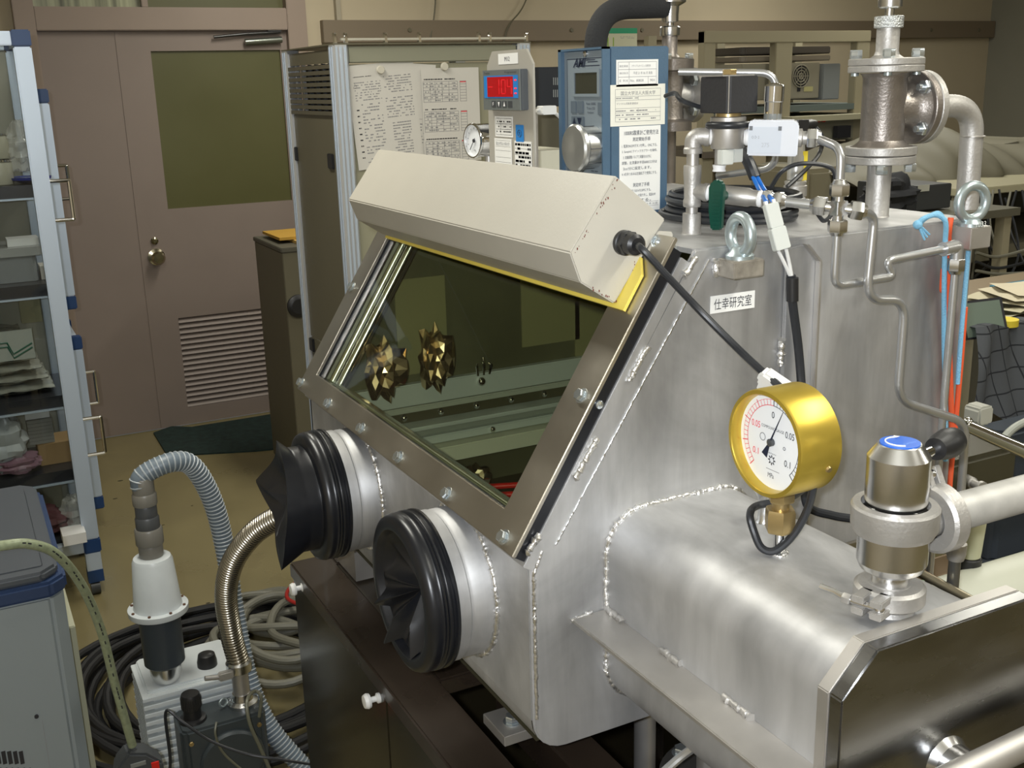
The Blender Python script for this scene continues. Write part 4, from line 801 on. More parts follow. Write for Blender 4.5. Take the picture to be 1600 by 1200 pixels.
# ================================================================== GOLD GAUGE
GX, GY = -.814, .731
fc = P(1197, 693, Y=.703); gg = T('pressure_gauge', 'gold cased compound gauge with white dial on brass fittings', 'gauge', (GX, GY, AZ1))
GR = .0565
MB().lathe(fc, (0, -1, 0), [(.002, -.052), (GR - .004, -.051), (GR, -.048), (GR, .001), (GR - .001, .0035), (GR - .005, .004), (GR - .0062, .002), (GR - .0065, -.006), (GR - .0066, -.010)], 72, cap=False).build('gauge_case', GOLD, gg)
MF = fr(fc + V((0, .0085, 0)), (1, 0, 0), (0, 0, 1)); ph0 = math.radians(-8)
MF = MF @ Matrix.Rotation(ph0 * 0, 4, 'Z')
MB(MF).lathe((0, 0, -.001), (0, 0, 1), [(.0003, 0), (GR - .0064, 0), (GR - .0064, .001), (.0003, .001)], 60, cap=False).build('dial', mat('dial_white', (.82, .84, .86), .5), gg)
def pol(r, deg): a = math.radians(90 - deg); return r * math.cos(a), r * math.sin(a)
def arc(r, a0, a1, n, m, t):
    b = MB(MF); rs = [(r - t / 2), (r + t / 2)]; vs = []; 
    for i in range(n + 1):
        for q in rs: x, y = pol(q, a0 + (a1 - a0) * i / n); vs.append((x, y, .0004))
    b.add(vs, [(2 * i, 2 * i + 1, 2 * i + 3, 2 * i + 2) for i in range(n)]); return b
def tick(b, r0, r1, deg, t):
    x0, y0_ = pol(r0, deg); x1, y1_ = pol(r1, deg); d_ = V((x1 - x0, y1_ - y0_)).normalized(); nx, ny = -d_.y * t / 2, d_.x * t / 2
    b.add([(x0 + nx, y0_ + ny, .0004), (x0 - nx, y0_ - ny, .0004), (x1 - nx, y1_ - ny, .0004), (x1 + nx, y1_ + ny, .0004)], [(0, 1, 2, 3)])
b = arc(.0385, -135, 0, 40, INKR, .0007); b2 = arc(.0445, -135, 0, 40, INKR, .0004); b.v += b2.v; n0 = 82; b.f += [[i + n0 for i in f] for f in b2.f]
for i in range(21): tick(b, .0385, .0445 if i % 5 else .047, -135 + i * 6.75, .0006 if i % 5 else .001)
b.build('vacuum_scale', INKR, gg, smooth=0)
b = arc(.0385, 0, 135, 40, INK, .0007)
for i in range(21): tick(b, .0385, .0445 if i % 5 else .047, i * 6.75, .0006 if i % 5 else .001)
b.build('pressure_scale', INK, gg, smooth=0)
for s_, dg, m, w_ in (('0', 0, INK, .004), ('0.05', -62, INKR, .013), ('0.1', -122, INKR, .009), ('0.05', 62, INK, .013), ('0.1', 125, INK, .009)): x, y = pol(.029, dg); text(s_, at(MF, x, y, .0004), w_, m, gg, height=.007)
text('COMPOUND GAUGE', at(MF, 0, .0145, .0004), .034, INK, gg, height=.003); text('MPa', at(MF, 0, -.036, .0004), .009, INK, gg, height=.005); text('JAPAN', at(MF, 0, -.0125, .0004), .013, INK, gg, height=.0018)
lines(MF, [(-.008, -.030, .012, -.030)], INKG, gg, t=.0006); b = MB(MF)
for i in range(8): a = i * PI / 4; b.add([(.0045 * math.cos(a - .2), -.0195 + .0045 * math.sin(a - .2), .0004), (.006 * math.cos(a), -.0195 + .006 * math.sin(a), .0004), (.0045 * math.cos(a + .2), -.0195 + .0045 * math.sin(a + .2), .0004), (.002 * math.cos(a), -.0195 + .002 * math.sin(a), .0004)], [(0, 1, 2, 3)])
b.torus((0, -.0195, .0004), (0, 0, 1), .0032, .0003, 20, 4).torus((-.015, .002, .0004), (0, 0, 1), .0040, .0003, 20, 4).torus((.018, -.002, .0004), (0, 0, 1), .0016, .0003, 16, 4).build('printed_emblem', INK, gg)
nd = math.radians(90 - 26); dx, dy = math.cos(nd), math.sin(nd)
b = MB(MF).add([(.0012 * dy, -.0012 * dx, .004), (-.0012 * dy, .0012 * dx, .004), (.042 * dx - .0003 * dy, .042 * dy + .0003 * dx, .004), (.042 * dx + .0003 * dy, .042 * dy - .0003 * dx, .004)], [(0, 3, 2, 1)])
b.add([(-.002 * dx + .0015 * dy, -.002 * dy - .0015 * dx, .004), (-.002 * dx - .0015 * dy, -.002 * dy + .0015 * dx, .004), (-.017 * dx - .0045 * dy, -.017 * dy + .0045 * dx, .004), (-.017 * dx + .0045 * dy, -.017 * dy - .0045 * dx, .004)], [(0, 3, 2, 1)])
b.build('needle', INKB, gg, smooth=0); MB(MF).lathe((0, 0, .0005), (0, 0, 1), [(.004, 0), (.004, .004), (.002, .005)], 20).build('needle_hub', DKGREY, gg)
bz = fc.z - GR
zz = lambda v: zrow(GX, GY, v)
MB().lathe((GX, GY, 0), (0, 0, 1), [(.006, AZ1 - .001), (.006, zz(826))], 20).build('stem', STEELP, gg)
MB().hexn((GX, GY, zz(829)), (0, 0, 1), .0165, zz(794) - zz(829)).build('hex_nut', BRASS, gg)
MB().lathe((GX, GY, 0), (0, 0, 1), [(.0092, zz(794)), (.0092, zz(782))], 24).build('thread_collar', BRASS, gg)
MB().hexn((GX, GY, zz(783)), (0, 0, 1), .0145, bz - zz(783) + .006).build('square_socket', BRASS, gg)
weld([(GX + .0085 * math.cos(a), GY + .0085 * math.sin(a), AZ1 + .001) for a in [i * PI / 10 for i in range(21)]], .0025, seed=4, parent=gg, name='base_weld')
MB(fr(fc + V((0, .03, 0)), (1, 0, 0), (0, 0, 1))).lathe((GR * .93, -.017, -.004), (1, -.3, 0), [(.004, 0), (.003, .0035)], 10).build('case_screw', BRASS, gg)
# small capped nozzle behind the gauge
q = P(1194, 815, Z=AZ1); nz = T('capped_nozzle', 'small polished nozzle standing behind the gold gauge', 'nozzle', q)
zq = lambda v: zrow(q.x, q.y, v)
MB().lathe((q.x, q.y, 0), (0, 0, 1), [(.0098, AZ1), (.0078, AZ1 + .003), (.0078, zq(778)), (.0108, zq(771)), (.0125, zq(768)), (.0125, zq(762)), (.008, zq(760))], 28).build('nozzle_body', STEELP, nz)
# ================================================================== KF VALVE
VX, VY = -.667, .737; zv = lambda v: zrow(VX, VY, v); kv = ppm((VX, VY, 1.3))
vv = T('angle_valve', 'polished angle valve with blue topped cap and black lever', 'valve', (VX, VY, AZ1))
R = lambda px: px / kv
prof = [(R(29), AZ1 + .004), (R(29), zv(893)), (R(36), zv(892)), (R(49), zv(884)), (R(54), zv(874)), (R(54), zv(805)), (R(54), zv(800))]
MB().lathe((VX, VY, 0), (0, 0, 1), prof, 56).build('valve_body', STEELP, vv, smooth=18)
MB().lathe((VX, VY, 0), (0, 0, 1), [(R(54), zv(833)), (R(60), zv(831)), (R(66), zv(820)), (R(67), zv(790)), (R(64), zv(786)), (R(52), zv(785))], 56, cap=False).build('clamp_collar', STEELM, vv)
MB().lathe((VX, VY, 0), (0, 0, 1), [(R(46), zv(786)), (R(47.5), zv(780)), (R(47.5), zv(712)), (R(33.5), zv(693)), (R(32), zv(692)), (.001, zv(692))], 56).build('cap', STEELP, vv, smooth=18)
MB().lathe((VX, VY, zv(692)), (0, 0, 1), [(R(30), 0), (R(30), .001), (.0005, .0012)], 40).build('blue_disc', BLUEDISC, vv)
b = MB(fr((VX, VY, zv(692) + .0014), (0, 1, 0), (-1, 0, 0)))
b.tube([(.013 * math.cos(a), .013 * math.sin(a), 0) for a in [PI * .35 + i * PI * 1.0 / 20 for i in range(21)]], .0007, 6); b.add([(.013 * math.cos(PI * .35) + .004, .0095, .0005), (.013 * math.cos(PI * .35) - .002, .009, .0005), (.013 * math.cos(PI * .35) + .001, .015, .0005)], [(0, 1, 2)]); b.build('printed_arrow', PTFE, vv)
text('OPEN', at(fr((VX, VY, zv(692) + .0012), (0, 1, 0), (-1, 0, 0)), .003, -.008), .014, mat('pale_blue_print', (.2, .4, .8), .5), vv, height=.003)
# lever
l0, l1 = P(1440, 712, X=VX + .0), P(1472, 697, X=VX - .01); ld = (l1 - l0).normalized()
MB().cyl(l0 - ld * .01, l1, .0052).build('lever_rod', CHROME, vv)
MB().lathe(l1 - ld * .012, ld, [(.0062, .0), (.0108, -.001), (.0112, .002), (.0135, .012), (.0148, .024), (.013, .036), (.008, .043), (.001, .045)], 32).build('lever_grip', BLACKP, vv, label='black oval lever grip')
# side arm
s0, s1 = P(1440, 815, X=VX), P(1600, 771, X=VX + .004); sd = (V((s1.x, s1.y, s1.z)) - V((VX, VY, s0.z))).normalized(); so = V((VX, VY, s0.z)); kS = .0
al = (s0.y - VY)
MB().lathe(so + sd * .02, sd, [(.0165, 0), (.0165, .028)], 32).build('side_arm', STEELM, vv)
def clampring(parent, o, d, r, h, side):          # quick-release clamp: two halves, lugs, bolt, wing nut
    d = V(d).normalized(); b = MB().lathe(o, d, [(r * .55, 0), (r * .9, 0), (r, h * .15), (r, h * .85), (r * .9, h), (r * .55, h), (r * .5, h * .5)], 48, cap=False); b.build('clamp_halves', STEELM, parent)
    side = V(side); side = (side - d * side.dot(d)).normalized(); t = d.cross(side); M = fr(V(o) + d * (h / 2) + side * (r + .004), t, d)
    hh = h * .5
    for sx in (-1, 1):
        x0 = .003 if sx > 0 else -.015
        for zz_ in (-1, 1): MB(M).box((x0, hh * .25 * zz_ if zz_ > 0 else -hh, -.012), (x0 + .012, hh if zz_ > 0 else -hh * .25, .010)).build('clamp_lug', STEELM, parent, bevel=.001)
    MB(M).cyl((-.018, 0, .003), (.012, 0, .003), .0032).build('clamp_bolt', STEELP, parent); MB(M).ball((.010, 0, .003), .0052).build('clamp_bolt', STEELP, parent)
    MB(M).hexn((-.018, 0, .003), (-1, 0, 0), .0055, .008).build('clamp_nut', STEELM, parent)
    MB(M).tube([(-.024, .0, .003), (-.036, .002, .001), (-.050, .004, .004)], .0032, 10).build('clamp_wing', STEELP, parent)
cr = T('quick_clamp', 'cast quick clamp around the foot of the angle valve', 'clamp', (VX, VY, AZ1))
MB().lathe((VX, VY, AZ1), (0, 0, 1), [(.024, 0), (.021, .004), (.021, .012), (.019, .028)], 40).build('port_stub', STEELM, cr)
clampring(cr, (VX, VY, AZ1 + .008), (0, 0, 1), R(55), .019, P(1362, 955, Z=AZ1 + .01) - V((VX, VY, AZ1 + .01)))
# re-orient: wing nut side
cs = T('quick_clamp', 'cast quick clamp between the angle valve and the grey side pipe', 'clamp', so + sd * .05)
clampring(cs, so + sd * .045, sd, .0335, .020, (-.55, 0, 1))
pp = so + sd * .066; solo('side_pipe', MB().lathe(pp, sd, [(.0175, 0), (.0182, .003), (.0182, .35)], 32), mat('scuffed_grey_pipe', (.42, .41, .38), .5, .3, var=.2, scale=30), 'scuffed pale grey pipe leaving the valve to the right', 'pipe')
# ================================================================== EYE BOLTS
def eyebolt(lab, blk, ringc, rd, rr, R_, lab2, sx=1, kind=0):
    e = T('eye_bolt', lab, 'eye bolt', V(blk[0]))
    return e
# near
e = T('eye_bolt', 'galvanised eye bolt on its steel block above the name label', 'eye bolt', P(1150, 435, X=XS))
pa, pb2 = P(1117, 436, X=XS + .004), P(1178, 430, X=XS + .004)
MB().box((XS, pa.y + .004, pa.z + .003), (XS + .034, pb2.y - .010, P(1150, 392, X=XS).z - .006)).build('lifting_block', mat('scratched_block', (.40, .37, .32), .5, .6, var=.35, scale=60), e, bevel=.0015)
bx = (pa.y + pb2.y) / 2 - .003; zb_ = P(1150, 392, X=XS).z - .006; weld([V((XS + .003, pa.y + .002, pa.z + .005)), V((XS + .003, pa.y + .002, zb_))], .0042, parent=e, seed=6)
xe = XS + .016; zc_ = zrow(xe, bx, 355)
MB().lathe((xe, bx, zb_), (0, 0, 1), [(.0165, 0), (.0165, .004), (.012, .008), (.009, .014)], 32).build('collar', ZINCD, e)
RRR = zc_ - zb_ - .0045
MB().torus((xe, bx, zb_ + .003 + .024), (.10, 1, 0), .0205, .0068, 44, 16, 1, 1).build('eye_ring', ZINCD, e)
# far right
q = P(1511, 318, X=-.99); e = T('eye_bolt', 'larger looking eye bolt on the right corner of the glovebox top', 'eye bolt', q)
xe, ye = q.x + .008, q.y; zb2 = zrow(xe, ye, 353); zc2 = zrow(xe, ye, 316)
MB().torus((xe, ye, zc2), (1, -.15, 0), .0215, .0065, 48, 16).build('eye_ring', ZINCD, e); MB().lathe((xe, ye, zb2), (0, 0, 1), [(.016, 0), (.016, .004), (.011, .009)], 32).build('collar', ZINCD, e)
MB().box((XS, ye - .016, zb2 - .028), (XS + .034, ye + .022, zb2)).build('lifting_block', STEELD, e, bevel=.001)
text('1033', FX((xe + .0165, ye, zb2 + .004)), .018, WHITEP, e, height=.007)
# ================================================================== TOP PIPEWORK
RX, RY = -1.111, .831; zr_ = lambda v: zrow(RX, RY, v)
ri = T('riser_pipe', 'steel riser with tee and threaded elbow on the glovebox top', 'pipe', (RX, RY, TOP))
MB().lathe((RX, RY, 0), (0, 0, 1), [(.0125, TOP), (.0115, TOP + .002), (.0115, zr_(333))], 28).build('base_socket', STEELM, ri)
MB().lathe((RX, RY, 0), (0, 0, 1), [(.0076, zr_(334)), (.0076, zr_(318))], 24).build('nipple', STEELD, ri)
MB().lathe((RX, RY, 0), (0, 0, 1), [(.0105, zr_(323)), (.0112, zr_(321)), (.0112, zr_(313)), (.010, zr_(310)), (.0105, zr_(285)), (.0112, zr_(270)), (.0112, zr_(260)), (.0105, zr_(258))], 28).build('tee_body', STEELM, ri)
MB().lathe((RX, RY, 0), (0, 0, 1), [(.0078, zr_(259)), (.0078, zr_(238))], 24).build('nipple', STEELD, ri)
CXX = -.965; crs = P(1310, 325, X=CXX); tz = zr_(298); td = (crs - V((RX, RY, tz))).normalized()
MB().lathe(V((RX, RY, tz)), td, [(.0098, .004), (.0102, .014), (.0115, .016), (.0115, .020)], 28).build('tee_branch', STEELM, ri)
el0 = V((RX, RY, zr_(238))); ud = (P(1152, 214, X=-1.075) - V((RX, RY, zr_(213)))).normalized(); el1 = V((RX, RY, zr_(213)))
MB().tube(fillet([el0 - V((0, 0, .0)), el1, el1 + ud * .018], .017, 8), .0105, 20).build('elbow', STEELM, ri); MB().lathe((RX, RY, zr_(240)), (0, 0, 1), [(.0115, 0), (.0118, .006), (.0105, .008)], 28).build('elbow_rim', STEELM, ri)
MB().lathe(el1 + ud * .014, ud, [(.0118, 0), (.0118, .006), (.009, .007)], 28).build('elbow_rim', STEELM, ri)
# solenoid valve
so_c = el1 + ud * .042; sv = T('solenoid_valve', 'steel solenoid valve with black coil case', 'valve', so_c - V((0, 0, .02))); sx_, sy_ = so_c.x, so_c.y; zs_ = lambda v: zrow(sx_, sy_, v)
MB().lathe(el1 + ud * .0195, ud, [(.0085, 0), (.0105, .002), (.008, .006)], 20).build('sealing_tape', PTFE, sv)
MB().lathe((sx_, sy_, 0), (0, 0, 1), [(.0195, zs_(232)), (.0205, zs_(230)), (.0205, zs_(190)), (.0215, zs_(189)), (.0215, zs_(183)), (.020, zs_(182))], 36).build('valve_body', STEELD, sv)
MB().lathe((sx_, sy_, 0), (0, 0, 1), [(.0155, zs_(183)), (.0155, zs_(174))], 32).build('neck', BRASS, sv)
fy = lambda o, a: Matrix.Translation(o) @ Matrix.Rotation(a, 4, 'Z')
MB(fy((sx_, sy_, 0), math.radians(5))).box((-.026, -.025, zs_(176)), (.026, .025, zs_(119)), .003).build('coil_case', COILB, sv, bevel=.001)
MB(fy((sx_, sy_, 0), math.radians(5))).box((-.016, -.0262, zs_(119)), (.016, .0262, zs_(117))).box((.0257, -.0257, zs_(176)), (.0268, -.0246, zs_(118))).build('coil_bracket', STEELM, sv)
MB().hexn((sx_, sy_, zs_(117)), (0, 0, 1), .009, .0065).build('top_nut', BRASS, sv)
MB().torus((sx_, sy_, zs_(195)), (0, 0, 1), .0235, .0042, 40, 12).build('lead_loop', CABLE, sv)
MB().tube(spline([V((sx_ - .02, sy_ + .0, zs_(176))), P(1068, 158, X=sx_ - .03), P(1055, 146, X=sx_ - .06), P(1040, 150, X=sx_ - .09)]), .003, 8).build('lead_cable', CABLE, sv)
nb = P(1140, 241, X=sx_ + .01); MB(FX(nb)).box((-.016, -.012, -.004), (.002, .006, .006)).box((.003, -.010, -.004), (.018, .007, .004)).build('terminal_block', NYLON, sv, bevel=.001)
MB().cyl((sx_ - .01, sy_ - .004, zs_(232)), (sx_ - .01, sy_ - .004, zs_(262)), .006).build('drain_stub', STEELM, sv)
MB().lathe((sx_ - .01, sy_ - .004, 0), (0, 0, 1), [(.0085, zs_(268)), (.0075, zs_(264)), (.0085, zs_(258))], 16).build('drain_cap', PTFE, sv)
# flow switch (white block)
fo = so_c + ud * .050; fs_ = T('flow_switch', 'white plastic switch box between the solenoid valve and the bent tube', 'switch', fo - V((0, 0, .02)))
MB().lathe(so_c + ud * .0195, ud, [(.0085, 0), (.0105, .003), (.008, .012)], 20).build('sealing_tape', PTFE, fs_)
Mw = fr(fo, ud, (0, 0, 1))
MB(Mw).prism([(-.025, .018), (-.022, .021), (.029, .021), (.034, .015), (.034, -.021), (-.025, -.021)], -.018, .016).build('switch_body', mat('pale_grey_plastic', (.60, .62, .66), .45), fs_, bevel=.0015)
MB(Mw).box((-.024, -.018, .0162), (.014, .013, .0175)).build('switch_cover', mat('pale_grey_cover', (.50, .54, .60), .45), fs_, bevel=.0005)
for x in (-.022, .012): MB(Mw).box((x - .002, .009, .0176), (x + .002, .014, .018)).build('clip_slot', DKGREY, fs_)
text('O ▷ 2', at(Mw, -.016, .001, .0178), .009, INKG, fs_, height=.004); text('275', at(Mw, -.004, -.008, .0178), .009, mat('faint_print', (.4, .42, .45), .5), fs_, height=.005)
MB(Mw).lathe((.002, .021, -.002), (0, 1, 0), [(.010, 0), (.0105, .001), (.0105, .007), (.0088, .008), (.0085, .020)], 28).build('connector_stem', MIDGREY, fs_)
MB(Mw).lathe((.002, .021, -.002), (0, 1, 0), [(.0105, 0), (.0105, .004), (.0108, .0205), (.0118, .0215), (.0118, .039), (.010, .041), (.003, .043)], 12).build('connector_cap', CHROME, fs_)
# small riser at front right of switch: hex fitting, bent tube to cross
def nut(parent, o, d, r, h, name='tube_nut'):
    r *= 1.14; return MB().hexn(o, d, r, h).lathe(o, d, [(r * .8, h), (r * .62, h + r * .35)], 20).build(name, STEELP, parent)
tb_ = T('bent_tube', 'bent steel tube from the white switch box down to the cross fitting', 'tube', crs)
f1 = fo + ud * .034
MB().lathe(f1, ud, [(.011, 0), (.011, .004), (.008, .005), (.008, .010)], 20).build('fitting', STEELM, tb_); nut(tb_, f1 + ud * .010, ud, .0108, .012)
top_ = P(1302, 228, X=CXX + .0); c_top = crs + V((0, 0, .058))
up = crs + V((0, 0, 1)) * (zrow(crs.x, crs.y, 232) - crs.z)
f2 = f1 + ud * .02; MB().tube(fillet([f2, up, crs + V((0, 0, .034))], .03, 10), .0052, 16).build('tube', TUBE, tb_)
# cross fitting
cf = T('cross_fitting', 'steel four-way cross fitting with hexagonal nuts', 'fitting', crs); zc3 = lambda v: zrow(crs.x, crs.y, v)
rd = (P(1347, 330, X=CXX + .015) - crs).normalized()
MB().cyl(crs - td * .016, crs + rd * .016, .0062).cyl(crs - V((0, 0, .018)), crs + V((0, 0, .018)), .0062).build('cross_body', STEELP, cf)
MB(FX(crs)).box((-.0085, -.0085, -.007), (.0085, .0085, .0075)).build('cross_block', STEELP, cf, bevel=.001)
for o_, d_ in ((crs + V((0, 0, .014)), V((0, 0, 1))), (crs - V((0, 0, .014)), V((0, 0, -1))), (crs - td * .014, -td), (crs + rd * .014, rd)): nut(cf, o_, d_, .0105, .0145)
text('Swgr', at(FX(crs), 0, 0, .0078), .010, WHITEP, cf, height=.003) if False else None
# ball valve with green handle
v0 = V((RX, RY, tz)) + td * .026
bv = T('ball_valve', 'steel ball valve with a green lever handle', 'valve', v0)
LT = (crs - V((RX, RY, tz))).length
MB().lathe(V((RX, RY, tz)) + td * .018, td, [(.0075, 0), (.0098, .003), (.0075, .007)], 20).build('sealing_tape', PTFE, bv)
MB().lathe(v0, td, [(.0095, 0), (.0095, .010), (.0115, .014), (.0115, .046), (.0098, .050), (.0098, .060)], 28).build('valve_body', STEELD, bv)
MB().lathe(v0 + td * .058, td, [(.0098, 0), (.0105, .003), (.0080, .007)], 20).build('sealing_tape', PTFE, bv)
nut(bv, v0 + td * .064, td, .0108, .010); nut(bv, v0 + td * .078, td, .0105, .010)
MB().cyl(v0 + td * .088, crs - td * .026, .0060).build('outlet_tube', TUBE, bv)
hc_ = v0 + td * .020; hd_ = V((.42, -.9, .04)).normalized(); MB().cyl(hc_, hc_ + hd_ * .028, .006).build('handle_stem', GREENV, bv)
MH = fr(hc_ + hd_ * .028, hd_.cross(V((0, 0, 1))) * -1, (0, 0, 1))
ht = hc_ + hd_ * .028
MB(fr(ht, V((0, 0, 1)).cross(hd_), (0, 0, 1))).prism([(-.010, .010), (-.006, .018), (.001, .021), (.008, .017), (.010, .008), (.0085, -.015), (.008, -.040), (-.006, -.041), (-.0095, -.018)], -.004, .006).build('lever_handle', GREENV, bv, bevel=.002)
for i in range(10): MB(fr(ht, V((0, 0, 1)).cross(hd_), (0, 0, 1))).box((-.003, -.037 + i * .0045, .006), (.007, -.035 + i * .0045, .0072)).build('grip_rib', GREENV, bv)
# lower bent tubes in front of the side plate
XT = -.965
t1 = [crs - V((0, 0, .030)), P(1304, 437, X=crs.x + .001), P(1328, 448, X=XT - .004), P(1397, 431, X=XT - .004), P(1383, 408, X=XT - .004), P(1480, 388, X=XT - .004)]
lt_ = T('bent_tube', 'steel tube dropping from the cross and zigzagging to the right elbow', 'tube', t1[1]); t1[1] = P(1303, 447, X=crs.x); t1 = [t1[0], t1[1], t1[3], t1[4], t1[5]]
MB().tube(fillet(t1, .016, 8), .0052, 16).build('tube', TUBE, lt_)
q = P(1480, 388, X=XT - .004); dd = (t1[4] - t1[3]).normalized()
MB().cyl(q - dd * .008, q + dd * .012, .0092).build('elbow_nut', TUBE, lt_); qe = q + dd * .018
MB().tube(fillet([q + dd * .008, qe, qe - V((0, 0, .02))], .01), .0085, 18).build('elbow', TUBE, lt_); nut(lt_, qe - V((0, 0, .016)), (0, 0, -1), .010, .016)
MB().tube([qe - V((0, 0, .03)), V((qe.x, qe.y, zrow(qe.x, qe.y, 940)))], .0052, 14).build('drop_tube', TUBE, lt_)
t2 = [crs + rd * .028, P(1366, 338, X=CXX + .01), P(1353, 468, X=CXX + .012), P(1414, 468, X=CXX + .008), P(1402, 625, X=CXX + .01), P(1510, 660, X=CXX + .012), P(1499, 800, X=CXX + .012)]
lt2 = T('bent_tube', 'long steel tube snaking down from the cross past the rope', 'tube', t2[3]); MB().tube(fillet(t2, .028, 9), .0056, 16).build('tube', TUBE, lt2)
# ropes
def rope(pts, r, m, lab, nm='cord', cat='cord'): return solo(nm, MB().tube(spline([P(u, v, X=x) for u, v, x in pts]), r, 10), m, lab, cat)
rope([(1433, 352, -.978), (1442, 342, -.975), (1460, 336, -.972), (1472, 340, -.968), (1478, 352, -.966), (1476, 400, -.975), (1475, 520, -.984), (1477, 620, -.985), (1477, 720, -.985)], .0032, ROPEB, 'light blue cord with knotted end hanging left of the eye bolt')
rope([(1436, 350, -.980), (1448, 340, -.978), (1466, 333, -.975), (1476, 345, -.972)], .0030, ROPEB, 'short doubled strand of the light blue cord at the knot')
q = P(1434, 351, X=-.978); bk_ = T('cord_knot', 'knotted frayed end of the light blue cord', 'cord', q); MB().ball(q, .006).build('knot', ROPEB, bk_)
for i in range(6): a = i * .33 - .4; MB().cyl(q, q + V((.002, .020 - .004 * abs(i - 3), -.009 - .003 * i + .004)) * 1.0, .0014, seg=6).build('frayed_strand', ROPEB, bk_)
rope([(1486, 340, -.970), (1483, 360, -.970), (1482, 390, -.984), (1482, 500, -.990), (1486, 620, -.990), (1488, 700, -.990)], .0036, ROPEO, 'orange cord running beside the blue cord')
rope([(1474, 420, -.990), (1472, 450, -.990), (1473, 455, -.990)], .0035, ROPEO, 'short orange cord tail beside the blue cord')
rope([(1513, 392, -.985), (1508, 450, -.985), (1502, 520, -.985), (1496, 600, -.985)], .0032, ROPEB, 'light blue cord right of the drop tube')
rope([(1508, 480, -.991), (1502, 560, -.991), (1494, 650, -.991), (1484, 760, -.991), (1480, 850, -.985)], .0036, ROPEO, 'orange cord right of the drop tube')
# white connector with leads
c0, c1 = P(1203, 318, X=-1.00), P(1222, 390, X=-.985); cd_ = (c1 - c0).normalized(); wc = T('wire_connector', 'white two-part wire connector hanging over the top edge', 'connector', c1)
xc = V((.3, 1, 0)); xc = xc - cd_ * xc.dot(cd_); Mc = fr(c0, xc, -cd_); Lc = (c1 - c0).length
MB(Mc).box((-.0085, -Lc * .52, -.005), (.0085, 0, .005), .001).build('socket_half', NYLON, wc, bevel=.001); MB(Mc).box((-.0095, -Lc, -.006), (.0095, -Lc * .52, .006), .001).build('plug_half', NYLON, wc, bevel=.001)
for sx in (-1, 1):
    MB(Mc).box((sx * .005 - .002, 0, -.002), (sx * .005 + .002, .004, .002)).build('lead_sleeve', WHITEP, wc)
    MB().tube(spline([Mc @ V((sx * .005, -Lc, 0)), P(1229 + sx * 4, 410, X=-.984), P(1236 + sx, 432, X=-.983)]), .0022, 8).build('white_lead', WHITEP, wc)
    MB().tube(spline([Mc @ V((sx * .004, .003, 0)), P(1190 + sx * 4, 296, X=-1.07), P(1179 + sx * 3, 275, X=-1.09)]), .0028, 8).build('blue_lead', WIREB, wc)
solo('black_cable', MB().tube(spline([P(1180, 278, X=-1.09), P(1171, 256, X=-1.10), P(1160, 236, X=-1.12)]), .0075, 10), CABLE, 'short black sleeved cable behind the white connector', 'cable')
solo('power_cable', MB().tube(spline([P(1236, 430, X=-.984), P(1238, 470, X=-.984), P(1247, 540, X=-.984), P(1252, 600, X=-.978), P(1256, 660, X=-.96), P(1258, 740, X=-.955), P(1262, 790, X=-.95), P(1300, 805, X=-.95), P(1345, 812, X=-.94)]), .0055, 10), CABLE, 'black cable hanging from the white connector behind the gold gauge', 'cable')
solo('heat_shrink', MB().cyl(P(1238, 434, X=-.980), P(1238, 470, X=-.980), .0072), BLACKP, 'black tape sleeve where the white leads join the cable', 'sleeve')
# black cable coil behind
for i in range(5):
    c_ = V((-1.21, .965, TOP + .006 + i * .0065)); solo('cable_loop', MB().torus(c_ + V((.004 * (i % 2), .003 * i, 0)), (0, 0, 1), .085 - .004 * (i % 3), .0045, 40, 8, 1, 1.2), CABLE, ('lowest', 'second lowest', 'middle', 'second highest', 'topmost')[i] + ' black cable loop coiled on the glovebox top behind the valve', 'cable', 'black cable loops on the glovebox top')
# second tube behind coil case
q0 = P(1100, 117, X=-1.25); solo('bent_tube', MB().tube(fillet([P(1060, 112, X=-1.3), P(1212, 114, X=-1.22), P(1213, 195, X=-1.22), P(1213, 262, X=-1.22), P(1120, 275, X=-1.3)], .022, 10), .0050, 14), TUBE, 'steel tube arching behind the black coil case', 'tube')
# pressure sensor
q = P(1242, 306, Z=TOP); px_, py_ = q.x, q.y; zq = lambda v: zrow(px_, py_, v)
ps = T('pressure_sensor', 'cylindrical steel pressure sensor with a yellow tag', 'sensor', (px_, py_, TOP)); kq = ppm((px_, py_, 1.55))
MB().lathe((px_, py_, 0), (0, 0, 1), [(18 / kq, TOP), (18 / kq, zq(290)), (16 / kq, zq(289)), (17 / kq, zq(285)), (17 / kq, zq(283)), (12 / kq, zq(281))], 32).build('mount', STEELM, ps)
MB().lathe((px_, py_, 0), (0, 0, 1), [(12 / kq, zq(281)), (13.5 / kq, zq(280)), (13.5 / kq, zq(245)), (12 / kq, zq(230)), (12 / kq, zq(215)), (10 / kq, zq(205))], 32).build('sensor_body', mat('silver_sensor', (.62, .62, .60), .3, .6), ps)
MB().box((px_ - .008, py_ - .014, zq(208)), (px_ + .014, py_ + .012, zq(187)), .002).build('plug_head', BLACKP, ps); MB(fr((px_, py_ + .012, zq(197)), (0, 1, 0), (0, 0, 1))).lathe((0, 0, 0), (1, .05, -.3), [(.008, 0), (.009, .02), (.006, .034)], 16).build('plug_neck', BLACKP, ps)
q = P(1256, 260, X=px_ + .012); MB(FX(q)).box((-.004, -.022, 0), (.006, .024, .0015)).build('yellow_tag', YELT, ps)
solo('sensor_cable', MB().tube(spline([P(1272, 196, X=px_ - .01), P(1285, 215, X=px_), P(1280, 240, X=px_), P(1262, 262, X=px_ + .04), P(1230, 292, X=px_ + .05)]), .0035, 8), CABLE, 'black cable curling from the pressure sensor head', 'cable')
